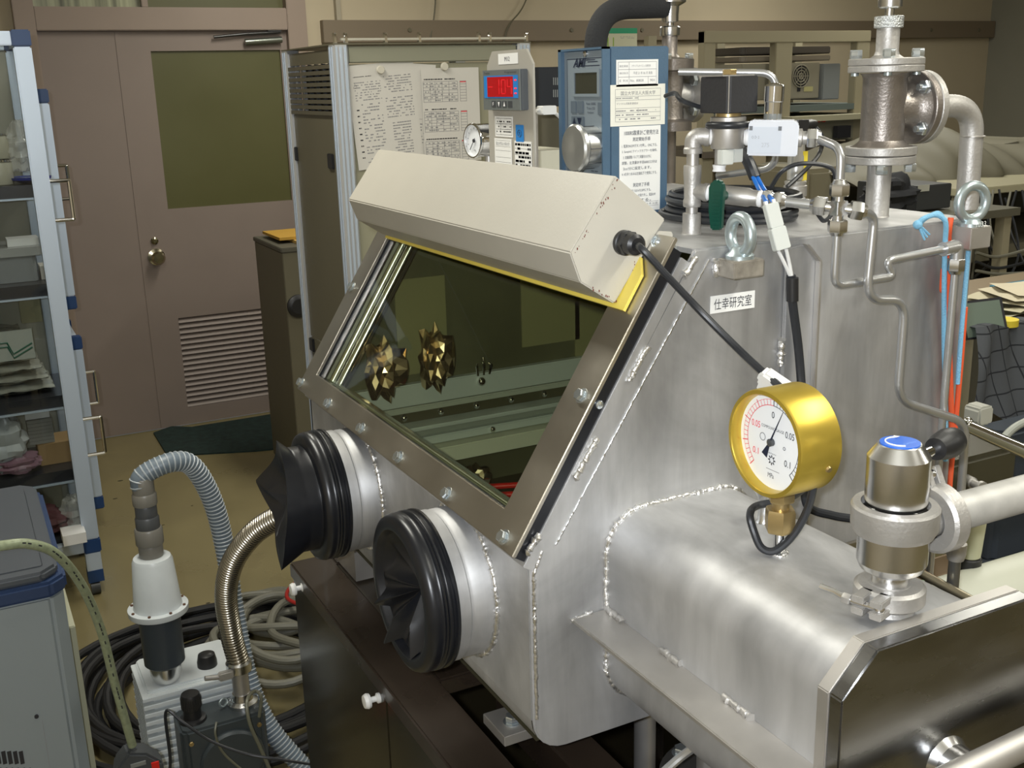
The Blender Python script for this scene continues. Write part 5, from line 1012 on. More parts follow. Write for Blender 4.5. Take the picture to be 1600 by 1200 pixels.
solo('sensor_cable', MB().tube(spline([P(1205, 292, X=-1.1), P(1222, 268, X=-1.08), P(1250, 256, X=-1.07), P(1290, 259, X=-1.06), P(1305, 275, X=-1.05), P(1300, 330, X=-1.04), P(1288, 345, X=-1.03), P(1278, 335, X=-1.03), P(1270, 322, X=-1.04)]), .0028, 8), CABLE, 'thin black cable arching in front of the pressure sensor', 'cable')
# ---- flanged tee
def flange(parent, o, d, r, h, name='flange_disc', m=STEELM): return MB().lathe(o, d, [(r - .001, 0), (r, .001), (r, h - .001), (r - .001, h)], 48).build(name, m, parent)
FXX, FYY = -1.094, 1.131; zf_ = lambda v: zrow(FXX, FYY, v); kf = ppm((FXX, FYY, 1.6)); Q = lambda px: px / kf
ft_ = T('flanged_tee', 'large flanged steel tee standing on the right of the glovebox top', 'pipe fitting', (FXX, FYY, TOP))
MB().lathe((FXX, FYY, 0), (0, 0, 1), [(Q(20), TOP), (Q(18.5), TOP + .002), (Q(18.5), zf_(255))], 32).build('lower_pipe', STEELM, ft_)
flange(ft_, (FXX, FYY, zf_(255)), (0, 0, 1), Q(53), zf_(242) - zf_(255) - .0006); flange(ft_, (FXX, FYY, zf_(241.5)), (0, 0, 1), Q(54), zf_(229) - zf_(242))
MB().lathe((FXX, FYY, 0), (0, 0, 1), [(Q(48), zf_(229)), (Q(40), zf_(226)), (Q(33), zf_(219)), (Q(33), zf_(122)), (Q(35), zf_(117)), (Q(38), zf_(114))], 44).build('tee_body', TEEM, ft_)
flange(ft_, (FXX, FYY, zf_(113)), (0, 0, 1), Q(56), zf_(102.5) - zf_(113)); flange(ft_, (FXX, FYY, zf_(102)), (0, 0, 1), Q(56), zf_(91) - zf_(102))
MB().lathe((FXX, FYY, 0), (0, 0, 1), [(Q(26), zf_(91)), (Q(19), zf_(86)), (Q(17), zf_(80)), (Q(17), zf_(44))], 32).build('upper_pipe', STEELM, ft_)
MB().lathe((FXX, FYY, 0), (0, 0, 1), [(Q(20), zf_(44)), (Q(21.5), zf_(43)), (Q(21.5), zf_(26)), (Q(20), zf_(25))], 24).build('knurled_nut', mat('knurled_zinc', (.6, .62, .62), .35, .8, bump=1., bscale=400), ft_)
MB().lathe((FXX, FYY, 0), (0, 0, 1), [(Q(7), zf_(26)), (Q(7), zf_(14)), (Q(16), zf_(13)), (Q(18), zf_(11)), (Q(18), zf_(-40))], 28).build('valve_stem', STEELP, ft_)
for i in range(4):
    a = math.radians(-42 + 90 * i); c_, s_ = math.cos(a) * Q(45), math.sin(a) * Q(45)
    for zz_, d_ in ((zf_(91), 1), (zf_(255), -1)): MB().hexn((FXX + c_, FYY + s_, zz_), (0, 0, d_), Q(9.5), .0115).build('flange_bolt', ZINC, ft_)
    MB().cyl((FXX + c_, FYY + s_, zf_(113)), (FXX + c_, FYY + s_, zf_(113) - .004), Q(6)).build('bolt_end', ZINCD, ft_)
za3 = zf_(170); ad = V((.10, 1, 0)).normalized(); ao = V((FXX, FYY, za3))
MB().lathe(ao, ad, [(Q(30), .01), (Q(30), .032), (Q(38), .042), (Q(48), .047)], 40).build('branch', TEEM, ft_)
flange(ft_, ao + ad * .047, ad, Q(56), .0105, m=TEEM); flange(ft_, ao + ad * .058, ad, Q(56), .0105)
MF2 = axf(ao + ad * .047, -ad)
for i in range(4): a = math.radians(45 + 90 * i); q = MF2 @ V((Q(44) * math.cos(a), Q(44) * math.sin(a), 0)); MB().hexn(q, -ad, Q(11), .008).cyl(q, q - ad * .015, Q(5)).build('flange_nut', ZINC, ft_)
e0 = ao + ad * .068; ex = P(1524, 170, X=e0.x + .012); 
ep = T('elbow_pipe', 'thick steel elbow pipe bending down behind the right eye bolt', 'pipe', (ex.x, ex.y, TOP))
MB().tube(fillet([e0, e0 + ad * ((ex.y - e0.y) / ad.y), V((ex.x + .0, ex.y, TOP))], .055, 12), Q(18), 28).build('pipe', STEELM, ep)
for q, d_ in ((e0 + ad * .022, ad), (V((ex.x, ex.y, zrow(ex.x, ex.y, 213))), V((0, 0, 1)))): MB().torus(q, d_, Q(18), .0012, 32, 6).build('weld_seam', STEELD, ep)
# ---- far tee behind analyser
TX, TY = -1.70, P(1046, 95, X=-1.70).y; zt3 = lambda v: zrow(TX, TY, v); kt = ppm((TX, TY, 1.7)); Q = lambda px: px / kt
f3 = T('flanged_tee', 'flanged steel tee with side flange behind the blue analyser', 'pipe fitting', (TX, TY, TOP))
MB().lathe((TX, TY, 0), (0, 0, 1), [(Q(12), TOP), (Q(12), zt3(205)), (Q(36), zt3(204)), (Q(36), zt3(190)), (Q(24), zt3(186)), (Q(22), zt3(180)), (Q(22), zt3(112)), (Q(38), zt3(110)), (Q(38), zt3(93)), (Q(16), zt3(90)), (Q(12), zt3(84)), (Q(12), zt3(56))], 36).build('tee_body', TEEM, f3)
MB().lathe((TX, TY, 0), (0, 0, 1), [(Q(15), zt3(56)), (Q(15.5), zt3(54)), (Q(15.5), zt3(43)), (Q(14), zt3(41)), (Q(6), zt3(40)), (Q(6), zt3(36)), (Q(13), zt3(34)), (Q(13), zt3(24)), (Q(14), zt3(10)), (Q(24), zt3(4)), (Q(26), zt3(-30))], 28).build('valve_stem', STEELP, f3)
for i in range(4): a = math.radians(-42 + 90 * i); MB().hexn((TX + math.cos(a) * Q(30), TY + math.sin(a) * Q(30), zt3(93)), (0, 0, 1), Q(7), .010).build('flange_bolt', ZINC, f3)
ao = V((TX, TY, zt3(150))); MB().lathe(ao, (.1, 1, 0), [(Q(18), .01), (Q(20), .04)], 28).build('branch', STEELM, f3); flange(f3, ao + V((.004, .04, 0)), (.1, 1, 0), Q(42), .014)
for i in range(4): a = math.radians(45 + 90 * i); q = axf(ao + V((.004, .04, 0)), (-.1, -1, 0)) @ V((Q(32) * math.cos(a), Q(32) * math.sin(a), 0)); MB().hexn(q, (-.1, -1, 0), Q(9), .008).build('flange_nut', ZINC, f3)
hs = [P(1038, 10, X=TX), P(1000, 12, X=TX), P(932, 14, X=TX), P(931, 60, X=TX), P(931, 150, X=TX), P(932, 260, X=TX)]
solo('insulated_hose', MB().tube(fillet([hs[0], P(930, 13, X=TX), hs[5]], .07, 12), Q(17), 24), FOAM, 'thick black foam covered hose bending down behind the blue analyser', 'hose')
# ================================================================== ANALYSER
AX, AY = -1.312, .832; ax0 = -1.434; ay1 = .937; at1 = 1.744
an = T('gas_analyser', 'slate blue upright gas analyser on the glovebox top', 'analyser', ((AX + ax0) / 2, (AY + ay1) / 2, TOP))
MB().box((ax0, AY + .006, TOP + .002), (AX, ay1, at1)).build('housing', BLUEBOX, an, bevel=.002)
MB().box((ax0, AY - .006, TOP + .002), (ax0 + .008, AY + .006, at1)).box((AX - .003, AY - .006, TOP + .002), (AX, AY + .006, at1)).box((ax0, AY - .006, at1 - .003), (AX, AY + .006, at1)).build('front_rim', BLUEBOX, an)
MB().box((ax0 + .008, AY, TOP + .006), (AX - .003, AY + .006, at1 - .004)).build('front_panel', BLUEFACE, an)
MF = FY(((ax0 + AX) / 2, AY, 0)); hw = (AX - ax0) / 2
zA = lambda v: P(915, v, Y=AY).z
def xA(u, v): return P(u, v, Y=AY).x - (ax0 + AX) / 2
lines(MF, [(-hw + .016, at1 - .014, hw - .006, at1 - .014), (-hw + .016, at1 - .014, -hw + .016, TOP + .02)], INKB, an, t=.001)
text('AMI', at(MF, xA(906, 98), P(906, 98, Y=AY).z, .0004), .036, INKB, an, height=.0125, bold=.03, shear=.35); lines(MF, [(xA(900, 103), zA(103), xA(937, 103), zA(103)), (xA(916, 93), zA(94), xA(930, 94), zA(94)), (xA(918, 97), zA(97), xA(934, 97), zA(97))], INKB, an, t=.0012)
x0_, x1_ = xA(896, 130), xA(939, 130)
MB(MF).ring((x0_, zA(151), x1_, zA(109)), (x0_ + .006, zA(151) + .004, x1_ - .006, zA(109) - .004), .0005, .003).build('screen_bezel', BLUEFACE, an); MB(MF).box((x0_ + .006, zA(151) + .004, .0002), (x1_ - .006, zA(109) - .004, .0012)).build('screen', mat('dark_olive_lcd', (.035, .035, .022), .06), an)
for (ua, ub, va, vb) in ((893, 901, 158, 177), (903, 912, 158, 177), (935, 944, 160, 179), (894, 913, 182, 200)):
    b = MB(MF).box((xA(ua, va), zA(vb), .0002), (xA(ub, va), zA(va), .0016)); b.build('button', mat('button_film', (.11, .14, .17), .4), an, bevel=.0003)
for sgn, uu in ((1, 899), (-1, 907)): zc_ = zA(191); x_ = xA(uu, 191); MB(MF).add([(x_ - .006, zc_ - .006 * sgn, .002), (x_ + .006, zc_ - .006 * sgn, .002), (x_, zc_ + .007 * sgn, .002)], [(0, 1, 2)]).build('arrow_mark', INKB, an, smooth=0)
for i, s_ in enumerate(('Model 1000RS', 'Trace O2', 'Analyzer')): text(s_, at(MF, xA(924 - i * .3, 165), zA(162 + 7 * i), .0004), .026 - .004 * i, INKB, an, height=.0035)
MB(MF).box((xA(899, 235), zA(330), .0002), (xA(903, 235), zA(214), .001)).build('flow_tube', INK, an)
lines(MF, [(xA(905, 250), zA(v), xA(912, 250), zA(v)) for v in range(232, 275, 6)], INKB, an, t=.001, name='scale_marks')
for u_ in (926, 932): greek(MF, xA(u_, 266) - .004, xA(u_, 266) + .004, zA(264), zA(268), 1, INKB, an, 1)
kn = P(915, 232, Y=AY - .035); kx, kz_ = P(929, 230, Y=AY).x, P(929, 230, Y=AY).z
MB().lathe((kx, AY, kz_), (0, -1, 0), [(.029, 0), (.029, .024), (.031, .025), (.0335, .028), (.0335, .033), (.031, .036), (.012, .033), (.001, .032)], 48).build('dial_knob', mat('spun_aluminium', (.62, .63, .62), .3, .9), an, label='large spun aluminium dial knob')
for i in range(8): a = i * PI / 4; MB().cyl((kx + .0292 * math.cos(a), AY - .001, kz_ + .0292 * math.sin(a)), (kx + .0292 * math.cos(a), AY - .024, kz_ + .0292 * math.sin(a)), .0008, seg=6).build('knob_rib', DKGREY, an)
q = P(916, 84, Y=AY); MB().lathe(q, (0, -1, 0), [(.0045, 0), (.0045, .003), (.002, .004)], 16).build('latch_screw', CHROME, an)
def sticker(cu, cv, w_, h, lab, m=PAPERB):
    M = FX(P(cu, cv, X=AX + .0006)); t_ = T('sticker', lab, 'label', M.translation); sheet(M, w_, h, m, t_, 'sticker_sheet'); return M, t_
kA = ppm((AX, .88, 1.65)); W_ = lambda px: px / (kA * .86)
M, t_ = sticker(996, 114, .070, .036, 'upper small white table sticker on the analyser side')
w2, h2 = .032, .015
lines(M, [(-w2, -h2, w2, -h2), (-w2, -h2 / 3, w2, -h2 / 3), (-w2, h2 / 3, w2, h2 / 3), (-w2, h2, w2, h2), (-w2, -h2, -w2, h2), (w2, -h2, w2, h2), (-.014, -h2, -.014, h2), (.018, -h2, .018, -h2 / 3)], INKG, t_, t=.0005)
text('マテリアルサイエンス研究所', at(M, .006, .0095), .032, INKG, t_, height=.0035); text('平成 21 年 06 月 高島', at(M, .009, 0), .032, INKG, t_, height=.004); text('固定資産', at(M, -.023, .0095), .014, INKG, t_, height=.003); text('検印年月', at(M, -.023, 0), .014, INKG, t_, height=.003); text('E  914', at(M, -.023, -.010), .013, INKG, t_, height=.0032); text('No.  80828', at(M, -.001, -.010), .022, INKG, t_, height=.0032); text('901', at(M, .025, -.010), .008, INKG, t_, height=.0032)
M, t_ = sticker(997, 164, .092, .056, 'middle white sticker headed 国立大学法人大阪大学 on the analyser side', mat('ivory_label', (.80, .79, .70), .6))
w2, h2 = .038, .022; lines(M, [(-w2, y, w2, y) for y in (-h2, h2, .012, .007, -.004, -.010, -.016)] + [(-w2, -h2, -w2, h2), (w2, -h2, w2, h2), (0, -.004, 0, -.010), (0, .012, 0, .007)], INKG, t_, t=.0004)
text('国立大学法人大阪大学', at(M, 0, .0165), .058, INKG, t_, height=.0055); text('デジタル式酸素濃度計', at(M, -.018, .0025), .036, INKG, t_, height=.003); greek(M, -.037, 0, .0115, .008, 1, INKG, t_, .9); greek(M, -.037, .03, -.0045, -.0215, 3, INKG, t_, .55, t=.0015)
M, t_ = sticker(1000, 264, .070, .120, 'tall white instruction sheet headed 1000RS酸素計ご使用方法 on the analyser side')
text('1000RS酸素計ご使用方法', at(M, .002, .051), .058, INKB, t_, height=.0068); text('測定開始手順', at(M, .002, .042), .030, INKB, t_, height=.0055)
for i, s_ in enumerate(('1. 電源ON/OFFボタンを押し、ONにする。', '2. Sampleにクイックカプラーを接続。', '3. 流量調整バルブで流量を0.5/分に', '   調整。左流量計半目600CC/分は', '   2cc/分に設定します。', '4. 4方弁つまみは左端右下で使用にする。')): text(s_, at(M, -.001 - (.004 if i in (2, 4) else 0), .033 - i * .0078), .060 - (.012 if i in (2, 4) else 0), INKB, t_, height=.0045)
text('測定終了手順', at(M, .002, -.022), .028, INKB, t_, height=.0055)
for i, s_ in enumerate(('1. 4方弁つまみをOFFにする。', '2. クイックカプラーを取り外し、電源OFF', '   OFFにする。')): text(s_, at(M, -.002, -.030 - i * .007), .058 - .016 * (i != 1), INKB, t_, height=.0042)
text('2009年 10 月 31日', at(M, .012, -.050), .036, INKB, t_, height=.0028); lines(M, [(-.03, -.053, .032, -.053), (-.03, -.047, .032, -.047)], INKG, t_, t=.0004)
# ================================================================== METER PANEL
MY = .76; mx0, mx1 = P(762, 150, Y=MY).x, P(833, 150, Y=MY).x; mt = P(800, 78, Y=MY).z
mpn = T('instrument_stand', 'light grey upright meter plate with labels behind the lamp hood', 'stand', ((mx0 + mx1) / 2, MY, TOP))
cut = .020; MB(FY((0, MY, 0))).prism([(mx0, TOP), (mx1, TOP), (mx1, mt - cut), (mx1 - cut * .9, mt), (mx0 + cut * .9, mt), (mx0, mt - cut)], -.004, 0).build('plate', mat('light_grey_plate', (.40, .38, .33), .45), mpn, bevel=.0006)
MB().box((mx0 + .03, MY + .004, TOP), (mx0 + .05, MY + .06, TOP + .01)).build('foot', MIDGREY, mpn)
zM = lambda v, u=790: P(u, v, Y=MY).z; MM = FY(((mx0 + mx1) / 2, MY, 0)); xM = lambda u, v: P(u, v, Y=MY).x - (mx0 + mx1) / 2
M = at(MM, xM(794, 92), zM(92)); sheet(at(M, 0, 0, .0006), .062, .015, PAPERB, mpn, 'name_strip'); text('M12', at(M, -.002, 0, .0007), .016, INK, mpn, height=.006)
MD = FY((0, MY - .012, 0)); u0, u1 = P(757, 140, Y=MY - .012).x, P(814, 140, Y=MY - .012).x; w0, w1 = P(785, 172, Y=MY - .012).z, P(785, 109, Y=MY - .012).z
dm = MB().box((u0, MY - .012, w0), (u1, MY - .0001, w1)).build('digital_meter', mat('meter_grey', (.09, .10, .11), .45), mpn, bevel=.001)
MC = FY(((u0 + u1) / 2, MY - .0122, (w0 + w1) / 2)); mw, mh = (u1 - u0), (w1 - w0)
def sub(mb, name, m): 
    o = mb.build(name, m, dm, smooth=0); return o
sub(MB(MC).box((-mw / 2, -mh / 2, 0), (mw / 2, mh / 2, .002)), 'meter_face', mat('meter_face_grey', (.14, .155, .15), .45))
sub(MB(MC).box((-mw * .46, -mh * .20, .002), (mw * .46, mh * .36, .0026)), 'blue_surround', BLUEL)
sub(MB(MC).box((-mw * .36, -mh * .17, .0026), (mw * .34, mh * .33, .0032)), 'red_window', REDL)
b = MB(MC); cw = mw * .13
def seg7(cx_, on):
    for k, (x0, y0_, x1, y1_) in enumerate(((-.4, 1, .4, 1), (.4, 1, .4, 0), (.4, 0, .4, -1), (-.4, -1, .4, -1), (-.4, 0, -.4, -1), (-.4, 1, -.4, 0), (-.4, 0, .4, 0))):
        if on[k]: xa, xb, ya2, yb2 = cx_ + min(x0, x1) * cw - .0008, cx_ + max(x0, x1) * cw + .0008, mh * .08 + min(y0_, y1_) * mh * .17 - .0008, mh * .08 + max(y0_, y1_) * mh * .17 + .0008; b.box((xa, ya2, .0032), (xb, yb2, .0035))
seg7(-mw * .27, (0, 0, 0, 0, 0, 0, 1)); seg7(-mw * .08, (0, 1, 1, 0, 0, 0, 0)); seg7(mw * .09, (1, 1, 1, 1, 1, 1, 0)); seg7(mw * .25, (0, 1, 1, 0, 0, 1, 1))
sub(b, 'lit_digits', mat('dim_red_segment', (.75, .012, .02), .3, emis=.15))
for i in range(4): sub(MB(MC).box((-mw * .26 + i * mw * .15, -mh * .43, .002), (-mw * .15 + i * mw * .15, -mh * .27, .0026)), 'meter_key', DKGREY)
for i, g in ((1, -1), (2, 1)): x_ = -mw * .205 + i * mw * .15; sub(MB(MC).add([(x_ - .003, -mh * .35 - .003 * g, .0028), (x_ + .003, -mh * .35 - .003 * g, .0028), (x_, -mh * .35 + .004 * g, .0028)], [(0, 1, 2)]), 'key_arrow', PTFE)
text('F', at(MC, -mw * .205, -mh * .35, .0027), .004, PTFE, dm, height=.005); text('Programmer', at(MC, mw * .28, mh * .43, .0021), mw * .32, INK, dm, height=.003); text('Toshin', at(MC, -mw * .38, mh * .43, .0021), mw * .16, INK, dm, height=.003)
for y in (.22, .02, -.10): sub(MB(MC).box((mw * .38, mh * y, .0026), (mw * .43, mh * y + .002, .003)), 'led', REDS)
M = at(MM, xM(788, 205), zM(198), .0005); sheet(at(M, 0, 0, .0003), .058, .030, PAPERB, mpn, 'table_label'); w2, h2 = .026, .012
lines(M, [(-w2, y, w2, y) for y in (-h2, -h2 / 3, h2 / 3, h2)] + [(-w2, -h2, -w2, h2), (w2, -h2, w2, h2), (-.010, -h2, -.010, h2)], INK, mpn, t=.0006); greek(M, -.024, .024, .011, -.011, 3, INK, mpn, .7, t=.002)
M = at(MM, xM(813, 210), zM(207), .0009); sheet(at(M, 0, 0, .0003), .024, .024, BLUEL, mpn, 'blue_label'); MB(at(M, 0, 0, .0005)).torus((0, 0, 0), (0, 0, 1), .0062, .0004, 24, 4, .8, 1).build('mark_ring', INK, mpn); text('大', at(M, 0, 0, .0004), .0065, INK, mpn, height=.007)
M = at(MM, xM(787, 245), zM(242), .0005); sheet(at(M, 0, 0, .0003), .056, .048, PAPERB, mpn, 'lower_label'); lines(M, [(-.025, y, .025, y) for y in (-.02, -.011, -.004, .006, .012, .021)], INKG, mpn, t=.0004); text('国立大学法人大阪大学', at(M, 0, .0165, .0004), .044, INKG, mpn, height=.005)
M = at(MM, xM(818, 245), zM(243), .0005); sheet(at(M, 0, 0, .0003), .052, .046, PAPERB, mpn, 'lower_label'); greek(M, -.024, .024, .021, -.021, 7, INKG, mpn, .8, t=.0035); lines(M, [(-.025, y, .025, y) for y in (-.009, .003, .012)], INK, mpn, t=.0005)
# chrome gauge beside
gp = P(739, 220, Y=.80); cg = T('chrome_gauge', 'small chrome pressure gauge behind the lamp hood', 'gauge', gp - V((0, 0, .1)))
gd = V((.10, -1, .0)).normalized(); kc = ppm(gp)
MB().lathe(gp, gd, [(.027, -.05), (.0275, -.048), (.0275, -.004), (.0285, -.003), (.0290, .0), (.0285, .002), (.0262, .002), (.0255, -.003)], 48, cap=False).build('gauge_case', CHROME, cg); MB().lathe(gp - gd * .05, gd, [(.0002, 0), (.027, 0)], 40, cap=False).build('gauge_back', CHROME, cg)
MG = fr(gp - gd * .003, V((0, 0, 1)).cross(gd), (0, 0, 1)); MB(MG).lathe((0, 0, 0), (0, 0, 1), [(.0002, 0), (.0256, 0)], 40, cap=False).build('dial', mat('dial_white', (.82, .84, .86), .5), cg)
b = MB(MG)
for i in range(11): a = math.radians(225 - 27 * i); c_, s_ = math.cos(a), math.sin(a); b.add([(.019 * c_ - .0004 * s_, .019 * s_ + .0004 * c_, .0005), (.019 * c_ + .0004 * s_, .019 * s_ - .0004 * c_, .0005), (.022 * c_ + .0004 * s_, .022 * s_ - .0004 * c_, .0005), (.022 * c_ - .0004 * s_, .022 * s_ + .0004 * c_, .0005)], [(0, 1, 2, 3)])
b.build('scale_ticks', INK, cg, smooth=0); b = MB(MG); b.tube([(.004, .004, .002), (-.012, -.015, .002)], .0006, 6).lathe((0, 0, .0005), (0, 0, 1), [(.003, 0), (.003, .002)], 16).build('needle', INK, cg)
MB().cyl(gp - gd * .03 - V((0, 0, .027)), V(((gp - gd * .03).x, (gp - gd * .03).y, TOP)), .006).build('stem', STEELD, cg)
text('MPa', at(MG, .002, -.016, .0005), .006, INK, cg, height=.003)
# black power box and connector between panel and analyser
bxx = -1.62; q0, q1 = P(838, 105, X=bxx), P(880, 166, X=bxx)
pbx = T('power_supply', 'black boxy power supply between the meter plate and the analyser', 'power supply', (bxx - .06, (q0.y + q1.y) / 2, q1.z))
MB().box((bxx - .12, q0.y - .03, q1.z), (bxx, q1.y + .02, q0.z)).build('case', mat('navy_black_case', (.012, .015, .02), .4), pbx, bevel=.002)
for i in range(6): 
    for j in (0, 1): q = P(864 + i * 3, 127 + j * 19, X=bxx); MB().box((bxx, q.y, q.z - .006), (bxx + .001, q.y + .0015, q.z + .006)).build('vent_slot', MIDGREY, pbx)
# its bracket to box top
MB().box((bxx - .10, q0.y, TOP), (bxx - .02, q0.y + .012, q1.z)).build('bracket_leg', STEELD, pbx)
q = P(855, 172, X=bxx + .03); solo('din_connector', MB(FX(q)).box((-.014, -.007, -.01), (.012, .007, .01), .002), WHITEP, 'white connector plugged below the black power supply', 'connector')
solo('white_lead', MB().tube(spline([P(838, 173, X=bxx + .03), P(850, 172, X=bxx + .03), P(865, 175, X=bxx + .02), P(882, 190, X=bxx + .0)]), .003, 8), WHITEP, 'white lead beside the power supply connector', 'lead')
q0, q1 = P(840, 236, X=-1.66), P(880, 252, X=-1.66); solo('cream_box', MB().box((-1.78, q0.y, TOP + .0), (-1.66, q1.y + .02, q0.z)), mat('cream_box_paint', (.55, .53, .42), .5), 'low cream box on the glovebox top behind the hood', 'box')
q0, q1 = P(838, 178, X=-1.80), P(884, 236, X=-1.80); solo('olive_bin', MB().box((-1.825, q0.y - .01, TOP + .0), (-1.79, q1.y + .03, q0.z)), GREYPN, 'olive grey plate standing behind the meter plate', 'plate')
# ================================================================== RIGHT BACKGROUND
XK = -4.3
def bx2(name, lab, cat, u0, v0, u1, v1, X, dep, m, **k):
    a, c = P(u0, v1, X=X), P(u1, v0, X=X); return solo(name, MB().box((X - dep, a.y, min(a.z, c.z)), (X, c.y, max(a.z, c.z)), k.pop('ch', 0)), m, lab, cat, **k)
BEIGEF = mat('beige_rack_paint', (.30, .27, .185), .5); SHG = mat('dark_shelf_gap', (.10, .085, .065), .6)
rf = T('steel_shelving', 'beige steel shelving with open bays behind the pipework', 'shelving', (XK, P(1230, 200, X=XK).y, 0))
def post(u0, u1, X): a, c = P(u0, 100, X=X), P(u1, 100, X=X); MB().box((X - .05, a.y, 0), (X, c.y, P((u0 + u1) / 2, 48, X=X).z)).build('post', BEIGEF, rf, bevel=.003); return a.y, c.y
pa_, _ = post(1100, 1118, XK); pm_, pn_ = post(1212, 1238, XK); pr0, pr1 = post(1338, 1358, XK)
zt4 = P(1230, 48, X=XK).z
MB().box((XK - .05, pa_, zt4 - .055), (XK + .004, pr1, zt4)).build('top_beam', BEIGEF, rf, bevel=.003)
for x in (XK - .50,): 
    for y in (pa_, pm_, pr0): MB().box((x, y, 0), (x + .04, y + .05, zt4)).build('post', BEIGEF, rf)
zsh = P(1290, 163, X=XK).z; zsh2 = P(1290, 178, X=XK).z
MB().box((XK - .5, pa_, zsh - .03), (XK - .002, pr1, zsh)).build('shelf', mat('bluegrey_shelf', (.10, .125, .12), .5), rf)
MB().box((XK - .42, pm_ + .05, zsh2 - .03), (XK + .08, pm_ + .60, zsh2 - .004)).build('shelf', mat('cream_shelf', (.36, .34, .24), .5), rf)
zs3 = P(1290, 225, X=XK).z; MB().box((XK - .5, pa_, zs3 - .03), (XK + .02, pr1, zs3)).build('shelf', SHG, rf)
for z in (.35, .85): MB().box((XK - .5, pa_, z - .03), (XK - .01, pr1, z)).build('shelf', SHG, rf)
for i, (v0, v1, m, lab) in enumerate(((86, 97, mat('taupe_case', (.17, .145, .11), .5), 'lower taupe flat case stacked on the shelf instrument'), (72, 85.5, mat('dark_taupe_case', (.065, .055, .045), .5), 'upper dark flat case stacked on the shelf instrument'))):
    bx2('flat_case', lab, 'case', 1160, v0, 1302, v1, XK - .12, .3, m, ch=.02, bevel=.004)
bx2('instrument', 'beige instrument with a round fan grille on the shelf', 'instrument', 1158, 97.5, 1282, 158, XK - .10, .3, mat('beige_instrument', (.27, .25, .19), .5), bevel=.004)
io = [o for o in COL.objects if o.name == 'instrument'][0]; q = P(1251, 119, X=XK - .098)
g_ = MB().lathe(q, (1, 0, 0), [(.0002, 0), (.055, 0), (.055, .002), (.0002, .002)], 32, cap=False)
g_.build('fan_opening', INK, io)
b = MB(); [b.torus(q + V((.004, 0, 0)), (1, 0, 0), r, .003, 28, 6) for r in (.055, .042, .028, .014)]
for i in range(4): a = i * PI / 4; b.cyl(q + V((.004, .055 * math.cos(a), .055 * math.sin(a))), q + V((.004, -.055 * math.cos(a), -.055 * math.sin(a))), .002, seg=6)
b.build('fan_grille', mat('beige_instrument', (.27, .25, .19), .5), io)
q = P(1263, 139, X=XK - .0985); MB(FX(q)).box((-.03, -.012, 0), (.03, .012, .001)).build('yellow_label', mat('pale_yellow_label', (.45, .42, .2), .6), io); q = P(1248, 139, X=XK - .0985); MB(FX(q)).box((-.01, -.012, 0), (.01, .012, .002)).build('socket', INK, io)
bx2('instrument', 'blue grey instrument box beside the fan instrument', 'instrument', 1284, 99, 1314, 156, XK - .08, .28, mat('bluegrey_instrument', (.20, .215, .22), .5), bevel=.004)
bx2('power_unit', 'pale instrument with red knobs on the lower shelf', 'instrument', 1262, 183, 1335, 222, XK, .3, mat('pale_instrument', (.24, .23, .17), .5), bevel=.004)
for u_ in (1277, 1285): q = P(u_, 187, X=XK + .001); solo('red_terminal', MB().lathe(q, (1, 0, 0), [(.012, 0), (.012, .016), (.006, .02)], 16), REDP, 'red terminal knob on the pale instrument', 'knob', 'red terminal knobs on the pale instrument')
bx2('meter_box', 'black meter on the lower shelf beside the large tee', 'instrument', 1308, 196, 1330, 216, XK + .05, .03, INK)
bx2('storage_bin', 'olive storage bin below the shelves between sensor and tee', 'bin', 1262, 262, 1306, 330, -3.6, .4, mat('olive_bin', (.20, .18, .12), .6), bevel=.02)
tq = P(1455, 330, X=-2.9); tl = T('equipment_trolley', 'dark olive equipment trolley carrying the black case and bag', 'trolley', (-3.05, 3.25, 0))
MB().box((-3.3, 2.85, tq.z - .03), (-2.78, 3.62, tq.z - .001)).build('trolley_top', mat('olive_board', (.09, .085, .06), .6), tl)
for x in (-3.28, -2.84):
    for y in (2.87, 3.56): MB().box((x, y, 0), (x + .04, y + .04, tq.z - .03)).build('leg', BEIGEF, tl)
tq2 = P(1285, 330, X=-3.6); st2 = T('bin_stand', 'low olive stand under the storage bin', 'stand', (-3.8, 3.4, 0)); MB().box((-4.02, 3.2, 0), (-3.59, 3.65, tq2.z - .001)).build('stand_body', mat('olive_board', (.09, .085, .06), .6), st2)
# draped sheet over bench equipment
XV = -3.42; yd0, yd1 = P(1345, 260, X=XV).y, P(1680, 260, X=XV).y; zd1, zd0 = P(1450, 205, X=XV).z, P(1450, 285, X=XV).z
def fn(a, c):
    y = yd0 + (yd1 - yd0) * a; top = zd1 - .10 * abs(math.sin(a * 5.1 + .4)) - (.12 * max(0, .25 - a) / .25); z = zd0 + (top - zd0) * c
    z = z
    return (XV - .25 * c ** 2 - .035 * math.sin(a * 17 + 3 * c) * (1 - c * .4) - .03 * math.sin(a * 41), y, z)
b = MB().grid(70, 12, fn); b.grid(70, 4, lambda a, c: (fn(a, 1)[0] - c * .4, fn(a, 1)[1], fn(a, 1)[2] + .01 * math.sin(a * 30)))
solo('dust_sheet', b, DRAPE, 'dusty grey plastic dust sheet draped over equipment on the bench', 'sheet', smooth=60)
